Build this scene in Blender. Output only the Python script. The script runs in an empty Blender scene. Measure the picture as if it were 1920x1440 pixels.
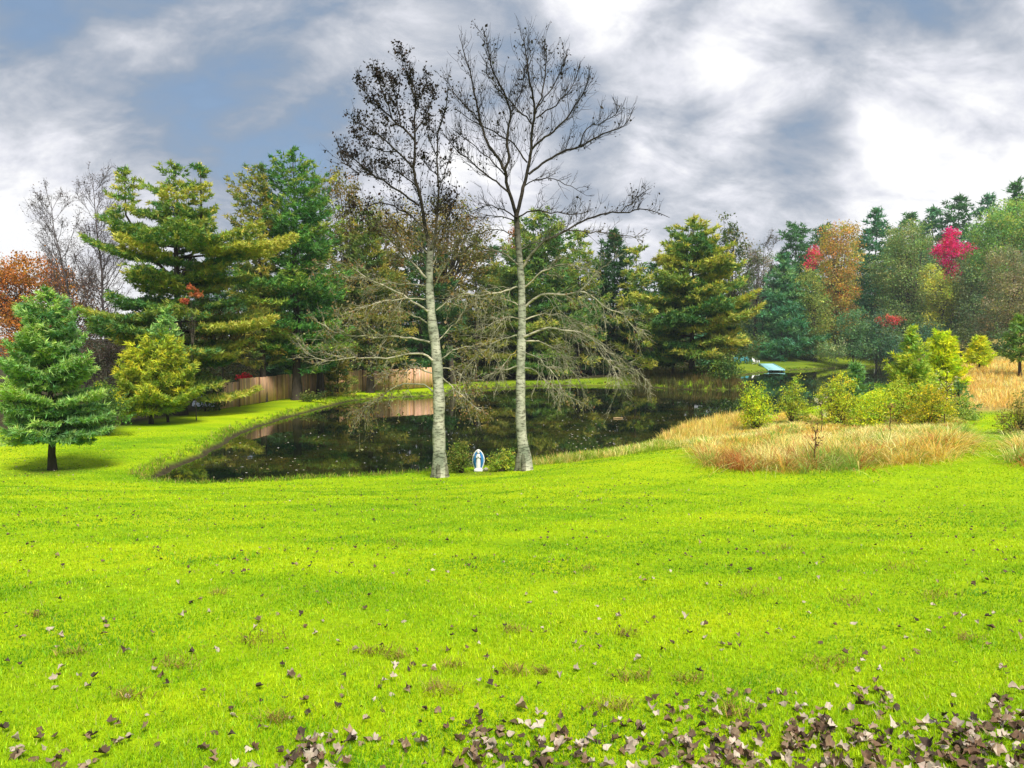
import bpy, math, random
import numpy as np

random.seed(7)
RS = np.random.RandomState(11)
S = bpy.context.scene
COL = S.collection
F = 1450.0                      # focal length in photo pixels (1920 wide)
PITCH = math.atan(80 / F)
CAMZ = 1.65
WZ = -2.2                       # pond level
RT = np.array([1.0, 0, 0])
FW = np.array([0, math.cos(PITCH), -math.sin(PITCH)])
UP = np.array([0, math.sin(PITCH), math.cos(PITCH)])
CAM = np.array([0, 0, CAMZ])


def ray(px, py):
    return FW * F + RT * (px - 960) + UP * (720 - py)


def at(px, py, Y):
    d = ray(px, py)
    return CAM + d * (Y / d[1])


def onz(px, py, z):
    d = ray(px, py)
    return CAM + d * ((z - CAMZ) / d[2])


# ------------------------------------------------------------------ terrain
SHORE_PX = [(288, 893), (300, 909), (400, 915), (500, 911), (600, 906), (700, 901), (800, 893), (880, 884), (960, 876),
            (1010, 868), (1100, 856), (1200, 844), (1245, 828), (1300, 806), (1430, 786), (1555, 762), (1650, 733),
            (1705, 706), (1695, 690), (1645, 687), (1530, 691.5), (1458, 695), (1400, 702), (1350, 708), (1300, 713),
            (1330, 720), (1385, 722), (1390, 728), (1340, 731), (1260, 729), (1190, 724), (1100, 723), (1000, 724), (910, 729), (850, 736), (800, 742),
            (700, 747), (650, 753), (550, 779), (470, 804), (430, 822), (400, 841), (345, 868)]


def smooth_closed(pts, n=4):
    pts = np.array(pts, float)
    m = len(pts)
    out = []
    for i in range(m):
        p0, p1, p2, p3 = pts[i - 1], pts[i], pts[(i + 1) % m], pts[(i + 2) % m]
        for k in range(n):
            t = k / n
            out.append(.5 * ((2 * p1) + (-p0 + p2) * t + (2 * p0 - 5 * p1 + 4 * p2 - p3) * t * t + (-p0 + 3 * p1 - 3 * p2 + p3) * t ** 3))
    return np.array(out)


SHORE = smooth_closed([onz(a, b, WZ)[:2] for a, b in SHORE_PX])


def sd_poly(P, poly):
    """signed distance, negative inside; P (N,2)"""
    d2 = np.full(len(P), 1e18)
    ins = np.zeros(len(P), bool)
    for i in range(len(poly)):
        a = poly[i]
        b = poly[(i + 1) % len(poly)]
        e = b - a
        w = P - a
        t = np.clip((w @ e) / (e @ e + 1e-12), 0, 1)
        q = w - t[:, None] * e
        d2 = np.minimum(d2, (q * q).sum(1))
        c = (a[1] <= P[:, 1]) != (b[1] <= P[:, 1])
        if abs(b[1] - a[1]) > 1e-12:
            xi = a[0] + (P[:, 1] - a[1]) / (b[1] - a[1]) * e[0]
            ins ^= c & (P[:, 0] < xi)
    d = np.sqrt(d2)
    return np.where(ins, -d, d)


CP = []
for x_ in (-9, 0, 9):
    for y_ in (-10, 0, 5, 10, 15):
        CP.append((x_, y_, -0.09 * y_))
for a_ in [(100, 885, 21), (825, 896, 20.2), (985, 876, 20.8), (1600, 884, 18), (1900, 880, 17), (1850, 800, 25), (1850, 742, 34),
           (1840, 692, 45), (1700, 785, 28), (1420, 806, 27), (430, 770, 41.7), (530, 751, 48), (680, 736, 55.7), (820, 729, 60.5),
           (290, 795, 33), (160, 812, 30), (0, 815, 29), (1000, 716, 71), (1297, 703, 67), (1420, 686, 110), (1550, 678, 118), (1650, 676, 124)]:
    p_ = at(*a_)
    CP.append(tuple(p_))
CP += [(-30, 60, -1.5), (-60, 60, -1), (-80, 130, -.5), (0, 100, -1.6), (20, 150, -1), (0, 220, -.5), (-200, 220, 1), (60, 75, 2.0), (70, 105, 3.5),
       (100, 140, 9), (70, 160, 6), (200, 200, 16), (60, 30, .8), (30, 20, -.6), (-40, 10, -1.2), (40, 0, 0), (-40, -40, 1), (40, -40, 1), (45, 125, 0.5),
       (300, 300, 20), (0, 400, 4), (-400, 300, 4), (-300, -200, 2), (300, -200, 4)]
CP = np.array(CP, float)


def _phi(r2):
    return np.sqrt(r2 + 16.0)


_d = CP[:, None, :2] - CP[None, :, :2]
_A = _phi((_d ** 2).sum(-1)) - 0.02 * np.eye(len(CP))
_n = len(CP)
_M = np.zeros((_n + 1, _n + 1))
_M[:_n, :_n] = _A
_M[:_n, _n] = 1
_M[_n, :_n] = 1
_W = np.linalg.solve(_M, np.append(CP[:, 2], 0))


def sstep(x, a, b):
    t = np.clip((x - a) / (b - a), 0, 1)
    return t * t * (3 - 2 * t)


def wob(x, y, f, s=0):
    return (np.sin(x * f + 1.3 + s) * np.cos(y * f * 1.17 + .7 + s) + .5 * np.sin(x * f * 2.3 - y * f * 1.9 + 2 + s) + .3 * np.cos(x * f * 4.1 + y * f * 3.7 + s)) / 1.8


def terrain(P):
    P = np.asarray(P, float)
    z = np.zeros(len(P))
    for s in range(0, len(P), 20000):
        Q = P[s:s + 20000]
        R = np.hypot(Q[:, 0], Q[:, 1])
        k = np.minimum(1, 420 / np.maximum(R, 1))
        Q2 = Q * k[:, None]
        d = Q2[:, None] - CP[None, :, :2]
        z[s:s + 20000] = _phi((d ** 2).sum(-1)) @ _W[:_n] + _W[_n]
    z = z + 0.03 * wob(P[:, 0], P[:, 1], .9) + .012 * wob(P[:, 0], P[:, 1], 3.1, 2)
    sd = sd_poly(P, SHORE) + .10 * wob(P[:, 0], P[:, 1], 1.7, 5)
    bank = WZ + .05 + .13 * sstep(sd, 0, .35) + .06 * np.clip(sd, 0, 2)
    zo = bank + (np.maximum(z, WZ + .22) - bank) * sstep(sd, .2, 4.5)
    zi = WZ + .05 - .30 * np.clip(-sd, 0, 3.5)
    return np.where(sd > 0, zo, zi), sd


def tz(x, y):
    return float(terrain(np.array([[x, y]]))[0][0])


def hit(px, py):
    """ground point seen at a photo pixel"""
    d = ray(px, py)
    ts = np.geomspace(2.5, 200, 700) / d[1]
    P = CAM + ts[:, None] * d
    z, _ = terrain(P[:, :2])
    z = np.maximum(z, WZ)
    i = np.argmax(P[:, 2] < z)
    return P[i]


# ------------------------------------------------------------------ mesh helper
class MB:
    def __init__(s):
        s.v, s.c, s.q, s.t, s.n = [], [], [], [], 0

    def add(s, v, quads=None, tris=None, col=(1, 1, 1)):
        v = np.asarray(v, float).reshape(-1, 3)
        col = np.asarray(col, float)
        if col.ndim == 1:
            col = np.tile(col[:3], (len(v), 1))
        s.v.append(v)
        s.c.append(col)
        if quads is not None and len(quads):
            s.q.append(np.asarray(quads, np.int64).reshape(-1, 4) + s.n)
        if tris is not None and len(tris):
            s.t.append(np.asarray(tris, np.int64).reshape(-1, 3) + s.n)
        s.n += len(v)

    def build(s, name, mat, parent=None, smooth=False, loc=None):
        me = bpy.data.meshes.new(name)
        if s.n:
            V = np.concatenate(s.v)
            C = np.concatenate(s.c)
            Q = np.concatenate(s.q) if s.q else np.zeros((0, 4), np.int64)
            T = np.concatenate(s.t) if s.t else np.zeros((0, 3), np.int64)
            me.vertices.add(len(V))
            me.vertices.foreach_set('co', V.ravel().astype(np.float32))
            loops = np.concatenate([Q.ravel(), T.ravel()])
            me.loops.add(len(loops))
            me.loops.foreach_set('vertex_index', loops.astype(np.int32))
            me.polygons.add(len(Q) + len(T))
            st = np.concatenate([np.arange(len(Q)) * 4, len(Q) * 4 + np.arange(len(T)) * 3])
            me.polygons.foreach_set('loop_start', st.astype(np.int32))
            if smooth:
                me.polygons.foreach_set('use_smooth', np.ones(len(st), bool))
            me.update(calc_edges=True)
            ca = me.color_attributes.new('tint', 'FLOAT_COLOR', 'POINT')
            ca.data.foreach_set('color', np.c_[C, np.ones(len(C))].ravel().astype(np.float32))
        if mat:
            me.materials.append(mat)
        o = bpy.data.objects.new(name, me)
        COL.objects.link(o)
        if parent:
            o.parent = parent
        if loc is not None:
            o.location = loc
        return o

    # --- shapes
    def tube(s, pts, rad, sides=6, col=(1, 1, 1), cap=True):
        pts = np.asarray(pts, float)
        n = len(pts)
        rad = np.broadcast_to(np.asarray(rad, float), (n,))
        col = np.asarray(col, float)
        tg = np.gradient(pts, axis=0)
        tg /= np.linalg.norm(tg, axis=1)[:, None] + 1e-9
        ref = np.array([0.31, .95, .1]) if abs(tg[:, 2]).mean() > .6 else np.array([.1, .2, 1.0])
        a = np.cross(tg, ref)
        a /= np.linalg.norm(a, axis=1)[:, None] + 1e-9
        b = np.cross(tg, a)
        th = np.arange(sides) / sides * 2 * math.pi
        ring = pts[:, None] + rad[:, None, None] * (np.cos(th)[None, :, None] * a[:, None] + np.sin(th)[None, :, None] * b[:, None])
        i = np.arange(n - 1)[:, None] * sides
        j = np.arange(sides)[None]
        k = (j + 1) % sides
        q = np.stack([i + j, i + k, i + sides + k, i + sides + j], -1).reshape(-1, 4)
        c = np.repeat(col, sides, axis=0) if col.ndim == 2 else col
        s.add(ring.reshape(-1, 3), quads=q, col=c)
        if cap:
            for e in (0, n - 1):
                c0 = col[e] if col.ndim == 2 else col
                r = ring[e]
                vv = np.vstack([r, pts[e]])
                s.add(vv, tris=[(u, (u + 1) % sides, sides) for u in range(sides)], col=c0)

    def tubes(s, P, R, col, sides=3):
        """batch: P (N,K,3), R (N,K), col (N,3)"""
        P = np.asarray(P, float)
        N, K, _ = P.shape
        tg = np.gradient(P, axis=1)
        tg /= np.linalg.norm(tg, axis=2)[..., None] + 1e-9
        ref = np.array([.37, .81, .45])
        a = np.cross(tg, ref)
        a /= np.linalg.norm(a, axis=2)[..., None] + 1e-9
        b = np.cross(tg, a)
        th = np.arange(sides) / sides * 2 * math.pi
        ring = P[:, :, None] + R[:, :, None, None] * (np.cos(th)[None, None, :, None] * a[:, :, None] + np.sin(th)[None, None, :, None] * b[:, :, None])
        base = np.arange(N)[:, None, None] * K * sides
        i = np.arange(K - 1)[None, :, None] * sides
        j = np.arange(sides)[None, None]
        k = (j + 1) % sides
        q = np.stack(np.broadcast_arrays(base + i + j, base + i + k, base + i + sides + k, base + i + sides + j), -1).reshape(-1, 4)
        s.add(ring.reshape(-1, 3), quads=q, col=np.repeat(np.asarray(col, float), K * sides, axis=0))

    def leaves(s, pos, size, col, up=.35, aspect=1.6, tri=False, direc=None):
        """rhombic leaf faces, random facing"""
        n = len(pos)
        size = np.broadcast_to(np.asarray(size, float), (n,))
        nr = RS.normal(size=(n, 3))
        nr[:, 2] += up
        nr /= np.linalg.norm(nr, axis=1)[:, None]
        d = RS.normal(size=(n, 3)) if direc is None else direc + .5 * RS.normal(size=(n, 3))
        d -= (d * nr).sum(1)[:, None] * nr
        d /= np.linalg.norm(d, axis=1)[:, None] + 1e-9
        e = np.cross(nr, d)
        L = size[:, None]
        W = L / aspect
        if tri:
            V = np.stack([pos - e * W * .5, pos + e * W * .5, pos + d * L], 1)
            s.add(V.reshape(-1, 3), tris=np.arange(n * 3).reshape(-1, 3), col=np.repeat(col, 3, axis=0))
        else:
            V = np.stack([pos, pos + d * L * .5 + e * W * .5 + nr * L * .12, pos + d * L, pos + d * L * .5 - e * W * .5 + nr * L * .12], 1)
            s.add(V.reshape(-1, 3), quads=np.arange(n * 4).reshape(-1, 4), col=np.repeat(col, 4, axis=0))

    def box(s, cx, cy, cz, sx, sy, sz, col=(1, 1, 1), M=None, bev=0.0):
        b = min(bev, sx / 2.2, sy / 2.2, sz / 2.2)
        if b <= 0:
            v = np.array([(x, y, z) for z in (-.5, .5) for y in (-.5, .5) for x in (-.5, .5)]) * (sx, sy, sz)
            q = [(0, 2, 3, 1), (4, 5, 7, 6), (0, 1, 5, 4), (2, 6, 7, 3), (0, 4, 6, 2), (1, 3, 7, 5)]
            t = None
        else:
            hx, hy, hz = sx / 2, sy / 2, sz / 2
            lv = [(-hz, b), (-hz + b, 0), (hz - b, 0), (hz, b)]
            v, q = [], []
            for z, ins in lv:
                X, Y = hx - ins, hy - ins
                c = b * .6
                v += [(-X + c, -Y, z), (X - c, -Y, z), (X, -Y + c, z), (X, Y - c, z), (X - c, Y, z), (-X + c, Y, z), (-X, Y - c, z), (-X, -Y + c, z)]
            for k in range(3):
                for j in range(8):
                    q.append((k * 8 + j, k * 8 + (j + 1) % 8, k * 8 + 8 + (j + 1) % 8, k * 8 + 8 + j))
            for o, f in ((0, -1), (24, 1)):
                q += [(o, o + 1, o + 2, o + 3)[::f], (o, o + 3, o + 4, o + 7)[::f], (o + 4, o + 5, o + 6, o + 7)[::f]]
            v = np.array(v)
        v = np.asarray(v, float)
        if M is not None:
            v = v @ np.asarray(M, float).T
        s.add(v + (cx, cy, cz), quads=q, col=col)

    def lathe(s, prof, sides=20, sx=1, sy=1, col=(1, 1, 1), loc=(0, 0, 0), a0=0, a1=2 * math.pi, fold=0, nf=9):
        prof = np.asarray(prof, float)
        full = abs(a1 - a0 - 2 * math.pi) < 1e-6
        m = sides if full else sides + 1
        th = a0 + (a1 - a0) * np.arange(m) / sides
        rr = prof[:, :1] * (1 + fold * np.cos(nf * th)[None])
        V = np.stack([rr * np.cos(th)[None] * sx, rr * np.sin(th)[None] * sy, np.broadcast_to(prof[:, 1:2], rr.shape)], -1) + np.asarray(loc, float)
        q = []
        for i in range(len(prof) - 1):
            for j in range(sides):
                k = (j + 1) % m
                q.append((i * m + j, i * m + k, (i + 1) * m + k, (i + 1) * m + j))
        s.add(V.reshape(-1, 3), quads=q, col=col)


def ident(o, label=None, cat=None, group=None, kind=None):
    if label:
        o['label'] = label
    if cat:
        o['category'] = cat
    if group:
        o['group'] = group
    if kind:
        o['kind'] = kind
    return o


def thing(name, loc, label, cat, group=None):
    o = bpy.data.objects.new(name, None)
    o.empty_display_size = .3
    COL.objects.link(o)
    o.location = loc
    return ident(o, label, cat, group)


# ------------------------------------------------------------------ materials
def mat(name, rough=.8, attr=True, col=(.5, .5, .5), trans=0.0, noise=None, bump=None, spec=.3, tcol=(1.25, 1.35, .4)):
    """tint attribute (or flat colour) x noise variation; optional leaf translucency"""
    m = bpy.data.materials.new(name)
    m.use_nodes = True
    nt = m.node_tree
    N, L = nt.nodes, nt.links
    bs = N['Principled BSDF']
    out = N['Material Output']
    bs.inputs['Roughness'].default_value = rough
    bs.inputs['Specular IOR Level'].default_value = spec
    if attr:
        a = N.new('ShaderNodeAttribute')
        a.attribute_name = 'tint'
        c = a.outputs['Color']
    else:
        a = N.new('ShaderNodeRGB')
        a.outputs[0].default_value = (*col, 1)
        c = a.outputs[0]
    if noise:
        sc, lo, hi = noise[:3]
        tc = N.new('ShaderNodeTexCoord')
        mp = N.new('ShaderNodeMapping')
        if len(noise) > 3:
            mp.inputs['Scale'].default_value = noise[3]
        L.new(tc.outputs['Object'], mp.inputs[0])
        nz = N.new('ShaderNodeTexNoise')
        nz.inputs['Scale'].default_value = sc
        nz.inputs['Detail'].default_value = 6
        nz.inputs['Roughness'].default_value = .65
        L.new(mp.outputs[0], nz.inputs['Vector'])
        mr = N.new('ShaderNodeMapRange')
        mr.inputs[1].default_value = .3
        mr.inputs[2].default_value = .7
        mr.inputs[3].default_value = lo
        mr.inputs[4].default_value = hi
        L.new(nz.outputs[0], mr.inputs[0])
        mx = N.new('ShaderNodeMix')
        mx.data_type = 'RGBA'
        mx.blend_type = 'MULTIPLY'
        mx.inputs[0].default_value = 1
        L.new(c, mx.inputs[6])
        L.new(mr.outputs[0], mx.inputs[7])
        c = mx.outputs[2]
        if bump:
            bp = N.new('ShaderNodeBump')
            bp.inputs['Strength'].default_value = bump
            bp.inputs['Distance'].default_value = .02
            L.new(nz.outputs[0], bp.inputs['Height'])
            L.new(bp.outputs[0], bs.inputs['Normal'])
    L.new(c, bs.inputs['Base Color'])
    if trans:
        tr = N.new('ShaderNodeBsdfTranslucent')
        mt = N.new('ShaderNodeMix')
        mt.data_type = 'RGBA'
        mt.blend_type = 'MULTIPLY'
        mt.inputs[0].default_value = 1
        mt.inputs[7].default_value = (*tcol, 1)
        L.new(c, mt.inputs[6])
        L.new(mt.outputs[2], tr.inputs[0])
        ms = N.new('ShaderNodeMixShader')
        ms.inputs[0].default_value = trans
        L.new(bs.outputs[0], ms.inputs[1])
        L.new(tr.outputs[0], ms.inputs[2])
        L.new(ms.outputs[0], out.inputs[0])
    return m


M_LEAF = mat('foliage', .6, trans=.42, spec=.25)
M_NEEDLE = mat('needles', .6, trans=.32, spec=.2)
M_BARK = mat('bark', .9, noise=(9, .55, 1.25, (1, 1, .35)), bump=.8, spec=.15)
M_GRASS = mat('grass_blades', .55, trans=.35, spec=.25, tcol=(1.3, 1.2, .5))
M_DRY = mat('dry_grass', .7, trans=.4, spec=.2, tcol=(1.2, 1.1, .8))
M_DEAD = mat('dead_leaf', .8, spec=.2, noise=(40, .75, 1.2), trans=.08, tcol=(1, .8, .6))
M_PAINT = mat('painted', .45, noise=(30, .88, 1.05), spec=.4)
M_STONE = mat('stone', .85, noise=(60, .6, 1.15), bump=.5, spec=.2)
M_WOOD = mat('cedar_boards', .8, noise=(7, .6, 1.25, (3, 3, .25)), bump=.3, spec=.15)


def poplar_bark():
    m = bpy.data.materials.new('poplar_bark')
    m.use_nodes = True
    nt = m.node_tree
    N, L = nt.nodes, nt.links
    bs = N['Principled BSDF']
    bs.inputs['Roughness'].default_value = .85
    bs.inputs['Specular IOR Level'].default_value = .15
    a = N.new('ShaderNodeAttribute')
    a.attribute_name = 'tint'
    tc = N.new('ShaderNodeTexCoord')
    mp = N.new('ShaderNodeMapping')
    mp.inputs['Scale'].default_value = (1, 1, 3.2)
    L.new(tc.outputs['Object'], mp.inputs[0])
    # dark lenticel bars
    n1 = N.new('ShaderNodeTexNoise')
    n1.inputs['Scale'].default_value = 6.5
    n1.inputs['Detail'].default_value = 7
    n1.inputs['Roughness'].default_value = .7
    L.new(mp.outputs[0], n1.inputs['Vector'])
    r1 = N.new('ShaderNodeValToRGB')
    r1.color_ramp.elements[0].position = .40
    r1.color_ramp.elements[0].color = (.13, .12, .1, 1)
    r1.color_ramp.elements[1].position = .52
    r1.color_ramp.elements[1].color = (1, 1, 1, 1)
    L.new(n1.outputs[0], r1.inputs[0])
    n2 = N.new('ShaderNodeTexNoise')
    n2.inputs['Scale'].default_value = 2.4
    n2.inputs['Detail'].default_value = 8
    L.new(tc.outputs['Object'], n2.inputs['Vector'])
    r2 = N.new('ShaderNodeValToRGB')
    r2.color_ramp.elements[0].position = .35
    r2.color_ramp.elements[0].color = (.40, .45, .38, 1)
    r2.color_ramp.elements[1].position = .65
    r2.color_ramp.elements[1].color = (1.05, 1.02, .96, 1)
    L.new(n2.outputs[0], r2.inputs[0])
    m1 = N.new('ShaderNodeMix')
    m1.data_type = 'RGBA'
    m1.blend_type = 'MULTIPLY'
    m1.inputs[0].default_value = .8
    L.new(a.outputs[0], m1.inputs[6])
    L.new(r1.outputs[0], m1.inputs[7])
    m2 = N.new('ShaderNodeMix')
    m2.data_type = 'RGBA'
    m2.blend_type = 'MULTIPLY'
    m2.inputs[0].default_value = 1
    L.new(m1.outputs[2], m2.inputs[6])
    L.new(r2.outputs[0], m2.inputs[7])
    L.new(m2.outputs[2], bs.inputs['Base Color'])
    bp = N.new('ShaderNodeBump')
    bp.inputs['Strength'].default_value = .6
    bp.inputs['Distance'].default_value = .02
    L.new(n1.outputs[0], bp.inputs['Height'])
    L.new(bp.outputs[0], bs.inputs['Normal'])
    return m


M_POPLAR = poplar_bark()


def ground_mat():
    m = bpy.data.materials.new('ground')
    m.use_nodes = True
    nt = m.node_tree
    N, L = nt.nodes, nt.links
    bs = N['Principled BSDF']
    bs.inputs['Roughness'].default_value = .95
    bs.inputs['Specular IOR Level'].default_value = .1
    tc = N.new('ShaderNodeTexCoord')
    at_ = N.new('ShaderNodeAttribute')
    at_.attribute_name = 'tint'
    sp = N.new('ShaderNodeSeparateColor')
    L.new(at_.outputs[0], sp.inputs[0])

    def noise(scale, det=6, rough=.6, sc=None):
        n = N.new('ShaderNodeTexNoise')
        n.inputs['Scale'].default_value = scale
        n.inputs['Detail'].default_value = det
        n.inputs['Roughness'].default_value = rough
        if sc:
            mp = N.new('ShaderNodeMapping')
            mp.inputs['Scale'].default_value = sc
            L.new(tc.outputs['Object'], mp.inputs[0])
            L.new(mp.outputs[0], n.inputs['Vector'])
        else:
            L.new(tc.outputs['Object'], n.inputs['Vector'])
        return n.outputs[0]

    def ramp(f, stops):
        r = N.new('ShaderNodeValToRGB')
        e = r.color_ramp.elements
        while len(e) < len(stops):
            e.new(.5)
        for k, (p, c) in enumerate(stops):
            e[k].position = p
            e[k].color = (*c, 1)
        L.new(f, r.inputs[0])
        return r.outputs[0]

    def mix(f, a, b, mode='MIX'):
        x = N.new('ShaderNodeMix')
        x.data_type = 'RGBA'
        x.blend_type = mode
        if isinstance(f, float):
            x.inputs[0].default_value = f
        else:
            L.new(f, x.inputs[0])
        L.new(a, x.inputs[6])
        L.new(b, x.inputs[7])
        return x.outputs[2]
    big = ramp(noise(.35, 5, .6, (.6, 1.3, 1)), [(.32, (.16, .31, .003)), (.5, (.29, .43, .003)), (.7, (.42, .51, .004))])
    fine = ramp(noise(16, 8, .75), [(.3, (.45, .5, .45)), (.55, (1, 1, 1)), (.75, (1.25, 1.15, 1))])
    lawn = mix(1.0, big, fine, 'MULTIPLY')
    thatch = ramp(noise(1.1, 7, .7), [(.66, (0, 0, 0)), (.78, (1, 1, 1))])
    tb = N.new('ShaderNodeRGB')
    tb.outputs[0].default_value = (.19, .17, .035, 1)
    th = N.new('ShaderNodeMath')
    th.operation = 'MULTIPLY'
    th.inputs[1].default_value = .45
    L.new(thatch, th.inputs[0])
    lawn = mix(th.outputs[0], lawn, tb.outputs[0])
    dry = ramp(noise(2.2, 8, .7), [(.3, (.20, .135, .045)), (.55, (.34, .25, .08)), (.75, (.42, .33, .11))])
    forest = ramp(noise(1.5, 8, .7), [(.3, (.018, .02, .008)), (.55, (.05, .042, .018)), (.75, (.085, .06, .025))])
    mud = ramp(noise(5, 8, .7), [(.3, (.02, .018, .008)), (.6, (.06, .05, .025)), (.8, (.11, .09, .045))])
    c = mix(sp.outputs[0], lawn, dry)
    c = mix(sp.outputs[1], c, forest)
    c = mix(sp.outputs[2], c, mud)
    L.new(c, bs.inputs['Base Color'])
    bp = N.new('ShaderNodeBump')
    bp.inputs['Strength'].default_value = .5
    bp.inputs['Distance'].default_value = .03
    L.new(noise(22, 6, .7), bp.inputs['Height'])
    L.new(bp.outputs[0], bs.inputs['Normal'])
    return m


# ------------------------------------------------------------------ ground sheet
def island_px():
    return [(1305, 850), (1330, 868), (1400, 878), (1500, 886), (1600, 888), (1700, 883), (1790, 873), (1835, 850), (1830, 815),
            (1800, 780), (1700, 765), (1600, 775), (1480, 790), (1380, 800), (1320, 815)]


ISLAND = np.array([at(px, py, Y)[:2] for px, py, Y in [(1300, 850, 23), (1325, 866, 19.5), (1400, 878, 18.4), (1500, 886, 18), (1600, 888, 18), (1700, 882, 18), (1770, 871, 18.8),
                                                       (1806, 850, 20.5), (1808, 815, 24.5), (1790, 785, 28.5), (1700, 780, 30), (1560, 785, 31), (1440, 790, 31), (1330, 815, 29)]])
RCLUMP = np.array([at(px, py, Y)[:2] for px, py, Y in [(1905, 868, 17.6), (1935, 878, 17), (2150, 880, 17), (2150, 800, 24), (1910, 795, 25.5), (1898, 830, 21.5)]])
FIELD = np.array([at(px, py, Y)[:2] for px, py, Y in [(1770, 776, 30), (1870, 776, 29.5), (2300, 776, 30), (2300, 690, 52), (1790, 690, 52), (1730, 715, 42)]])
FRINGE = np.array([at(px, py, Y)[:2] for px, py, Y in [(1000, 868, 21.6), (1100, 858, 22), (1230, 847, 23.2), (1310, 842, 24), (1330, 800, 35), (1290, 805, 34), (1240, 826, 29.5), (1200, 840, 26), (1100, 854, 24), (1000, 866, 22.6)]])


def seglen_mask(P, poly, soft=.6):
    return 1 - sstep(sd_poly(P, poly), -soft * .3, soft)


def ground():
    th = np.concatenate([np.linspace(-46, 46, 420), np.linspace(49, 311, 70)])
    th = np.radians(th)
    r = np.concatenate([[0.4], np.geomspace(1.2, 160, 520), np.geomspace(166, 2500, 40)])
    TH, R = np.meshgrid(th, r)
    P = np.stack([R * np.sin(TH), R * np.cos(TH)], -1).reshape(-1, 2)
    z, sd = terrain(P)
    x, y = P[:, 0], P[:, 1]
    nz = wob(x, y, .8, 1)
    dry = np.maximum.reduce([.5 * (1 - sstep(sd_poly(P, ISLAND), -1.6, -.3)), .5 * (1 - sstep(sd_poly(P, RCLUMP), -1.4, -.2)), seglen_mask(P, FIELD, 2.0)])
    # forest floor: beyond the far banks and the tree line on the left
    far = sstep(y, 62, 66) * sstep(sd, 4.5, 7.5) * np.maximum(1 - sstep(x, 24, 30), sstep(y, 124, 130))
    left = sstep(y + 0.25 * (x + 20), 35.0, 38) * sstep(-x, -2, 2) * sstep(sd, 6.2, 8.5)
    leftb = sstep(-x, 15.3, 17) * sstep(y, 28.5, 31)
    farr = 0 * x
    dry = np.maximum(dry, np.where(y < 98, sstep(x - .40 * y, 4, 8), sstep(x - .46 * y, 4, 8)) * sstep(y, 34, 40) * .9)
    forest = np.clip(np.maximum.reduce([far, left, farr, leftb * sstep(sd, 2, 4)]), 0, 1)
    far_shade_rough = np.clip(.30 * sstep(y, 58, 66) + .22 * sstep(y, 85, 95), 0, .5)  # far strip's shade put into the colour, plus darker, longer grass beyond
    forest = np.maximum(forest, far_shade_rough * (1 - dry))
    mud = (1 - sstep(sd + .10 * nz, .0, .26)) * np.where(sd > -30, 1, 1)
    # worn soil below the small pine and poplars
    for (a, b, rad) in [(at(100, 885, 21)[0], 21, 1.5), (at(895, 885, 20.5)[0], 20.6, .9)]:
        d = np.hypot(x - a, y - b)
        mud = np.maximum(mud, .45 * (1 - sstep(d + .4 * nz, rad * .3, rad)))
    g = MB()
    nr, nt_ = len(r), len(th)
    i = np.arange(nr - 1)[:, None] * nt_
    j = np.arange(nt_)[None]
    k = (j + 1) % nt_
    q = np.stack(np.broadcast_arrays(i + j, i + nt_ + j, i + nt_ + k, i + k), -1).reshape(-1, 4)[:, ::-1]
    q = q.reshape(-1, 4)
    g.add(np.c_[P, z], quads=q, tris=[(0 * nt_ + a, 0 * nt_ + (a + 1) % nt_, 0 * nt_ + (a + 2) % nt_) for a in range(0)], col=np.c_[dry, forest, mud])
    ident(g.build('lawn', ground_mat(), smooth=True), kind='structure')


ground()


# ------------------------------------------------------------------ pond
def pond():
    m = bpy.data.materials.new('pond_water')
    m.use_nodes = True
    nt = m.node_tree
    N, L = nt.nodes, nt.links
    bs = N['Principled BSDF']
    bs.inputs['Roughness'].default_value = .015
    bs.inputs['IOR'].default_value = 1.33
    tc = N.new('ShaderNodeTexCoord')
    n = N.new('ShaderNodeTexNoise')
    n.inputs['Scale'].default_value = .28
    n.inputs['Detail'].default_value = 7
    n.inputs['Roughness'].default_value = .62
    L.new(tc.outputs['Object'], n.inputs['Vector'])
    r = N.new('ShaderNodeValToRGB')
    e = r.color_ramp.elements
    e[0].position = .40
    e[0].color = (.003, .006, .005, 1)
    e[1].position = .52
    e[1].color = (.013, .018, .006, 1)
    x = e.new(.70)
    x.color = (.055, .044, .010, 1)
    L.new(n.outputs[0], r.inputs[0])
    L.new(r.outputs[0], bs.inputs['Base Color'])
    n2 = N.new('ShaderNodeTexNoise')
    n2.inputs['Scale'].default_value = 1.6
    n2.inputs['Detail'].default_value = 3
    L.new(tc.outputs['Object'], n2.inputs['Vector'])
    bp = N.new('ShaderNodeBump')
    bp.inputs['Strength'].default_value = .05
    bp.inputs['Distance'].default_value = .02
    L.new(n2.outputs[0], bp.inputs['Height'])
    L.new(bp.outputs[0], bs.inputs['Normal'])
    # sheet a little wider than the shoreline, cut by the rising bank
    lo, hi = SHORE.min(0) - 1.5, SHORE.max(0) + 1.5
    nx, ny = 60, 90
    X, Y = np.meshgrid(np.linspace(lo[0], hi[0], nx), np.linspace(lo[1], hi[1], ny))
    P = np.stack([X, Y], -1).reshape(-1, 2)
    sd = sd_poly(P, SHORE)
    w = MB()
    q = []
    for b in range(ny - 1):
        for a in range(nx - 1):
            k = (b * nx + a, b * nx + a + 1, (b + 1) * nx + a + 1, (b + 1) * nx + a)
            if min(sd[list(k)]) < 1.2:
                q.append(k)
    w.add(np.c_[P, np.full(len(P), WZ)], quads=q)
    ident(w.build('pond_water', m), kind='structure')


pond()


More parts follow.
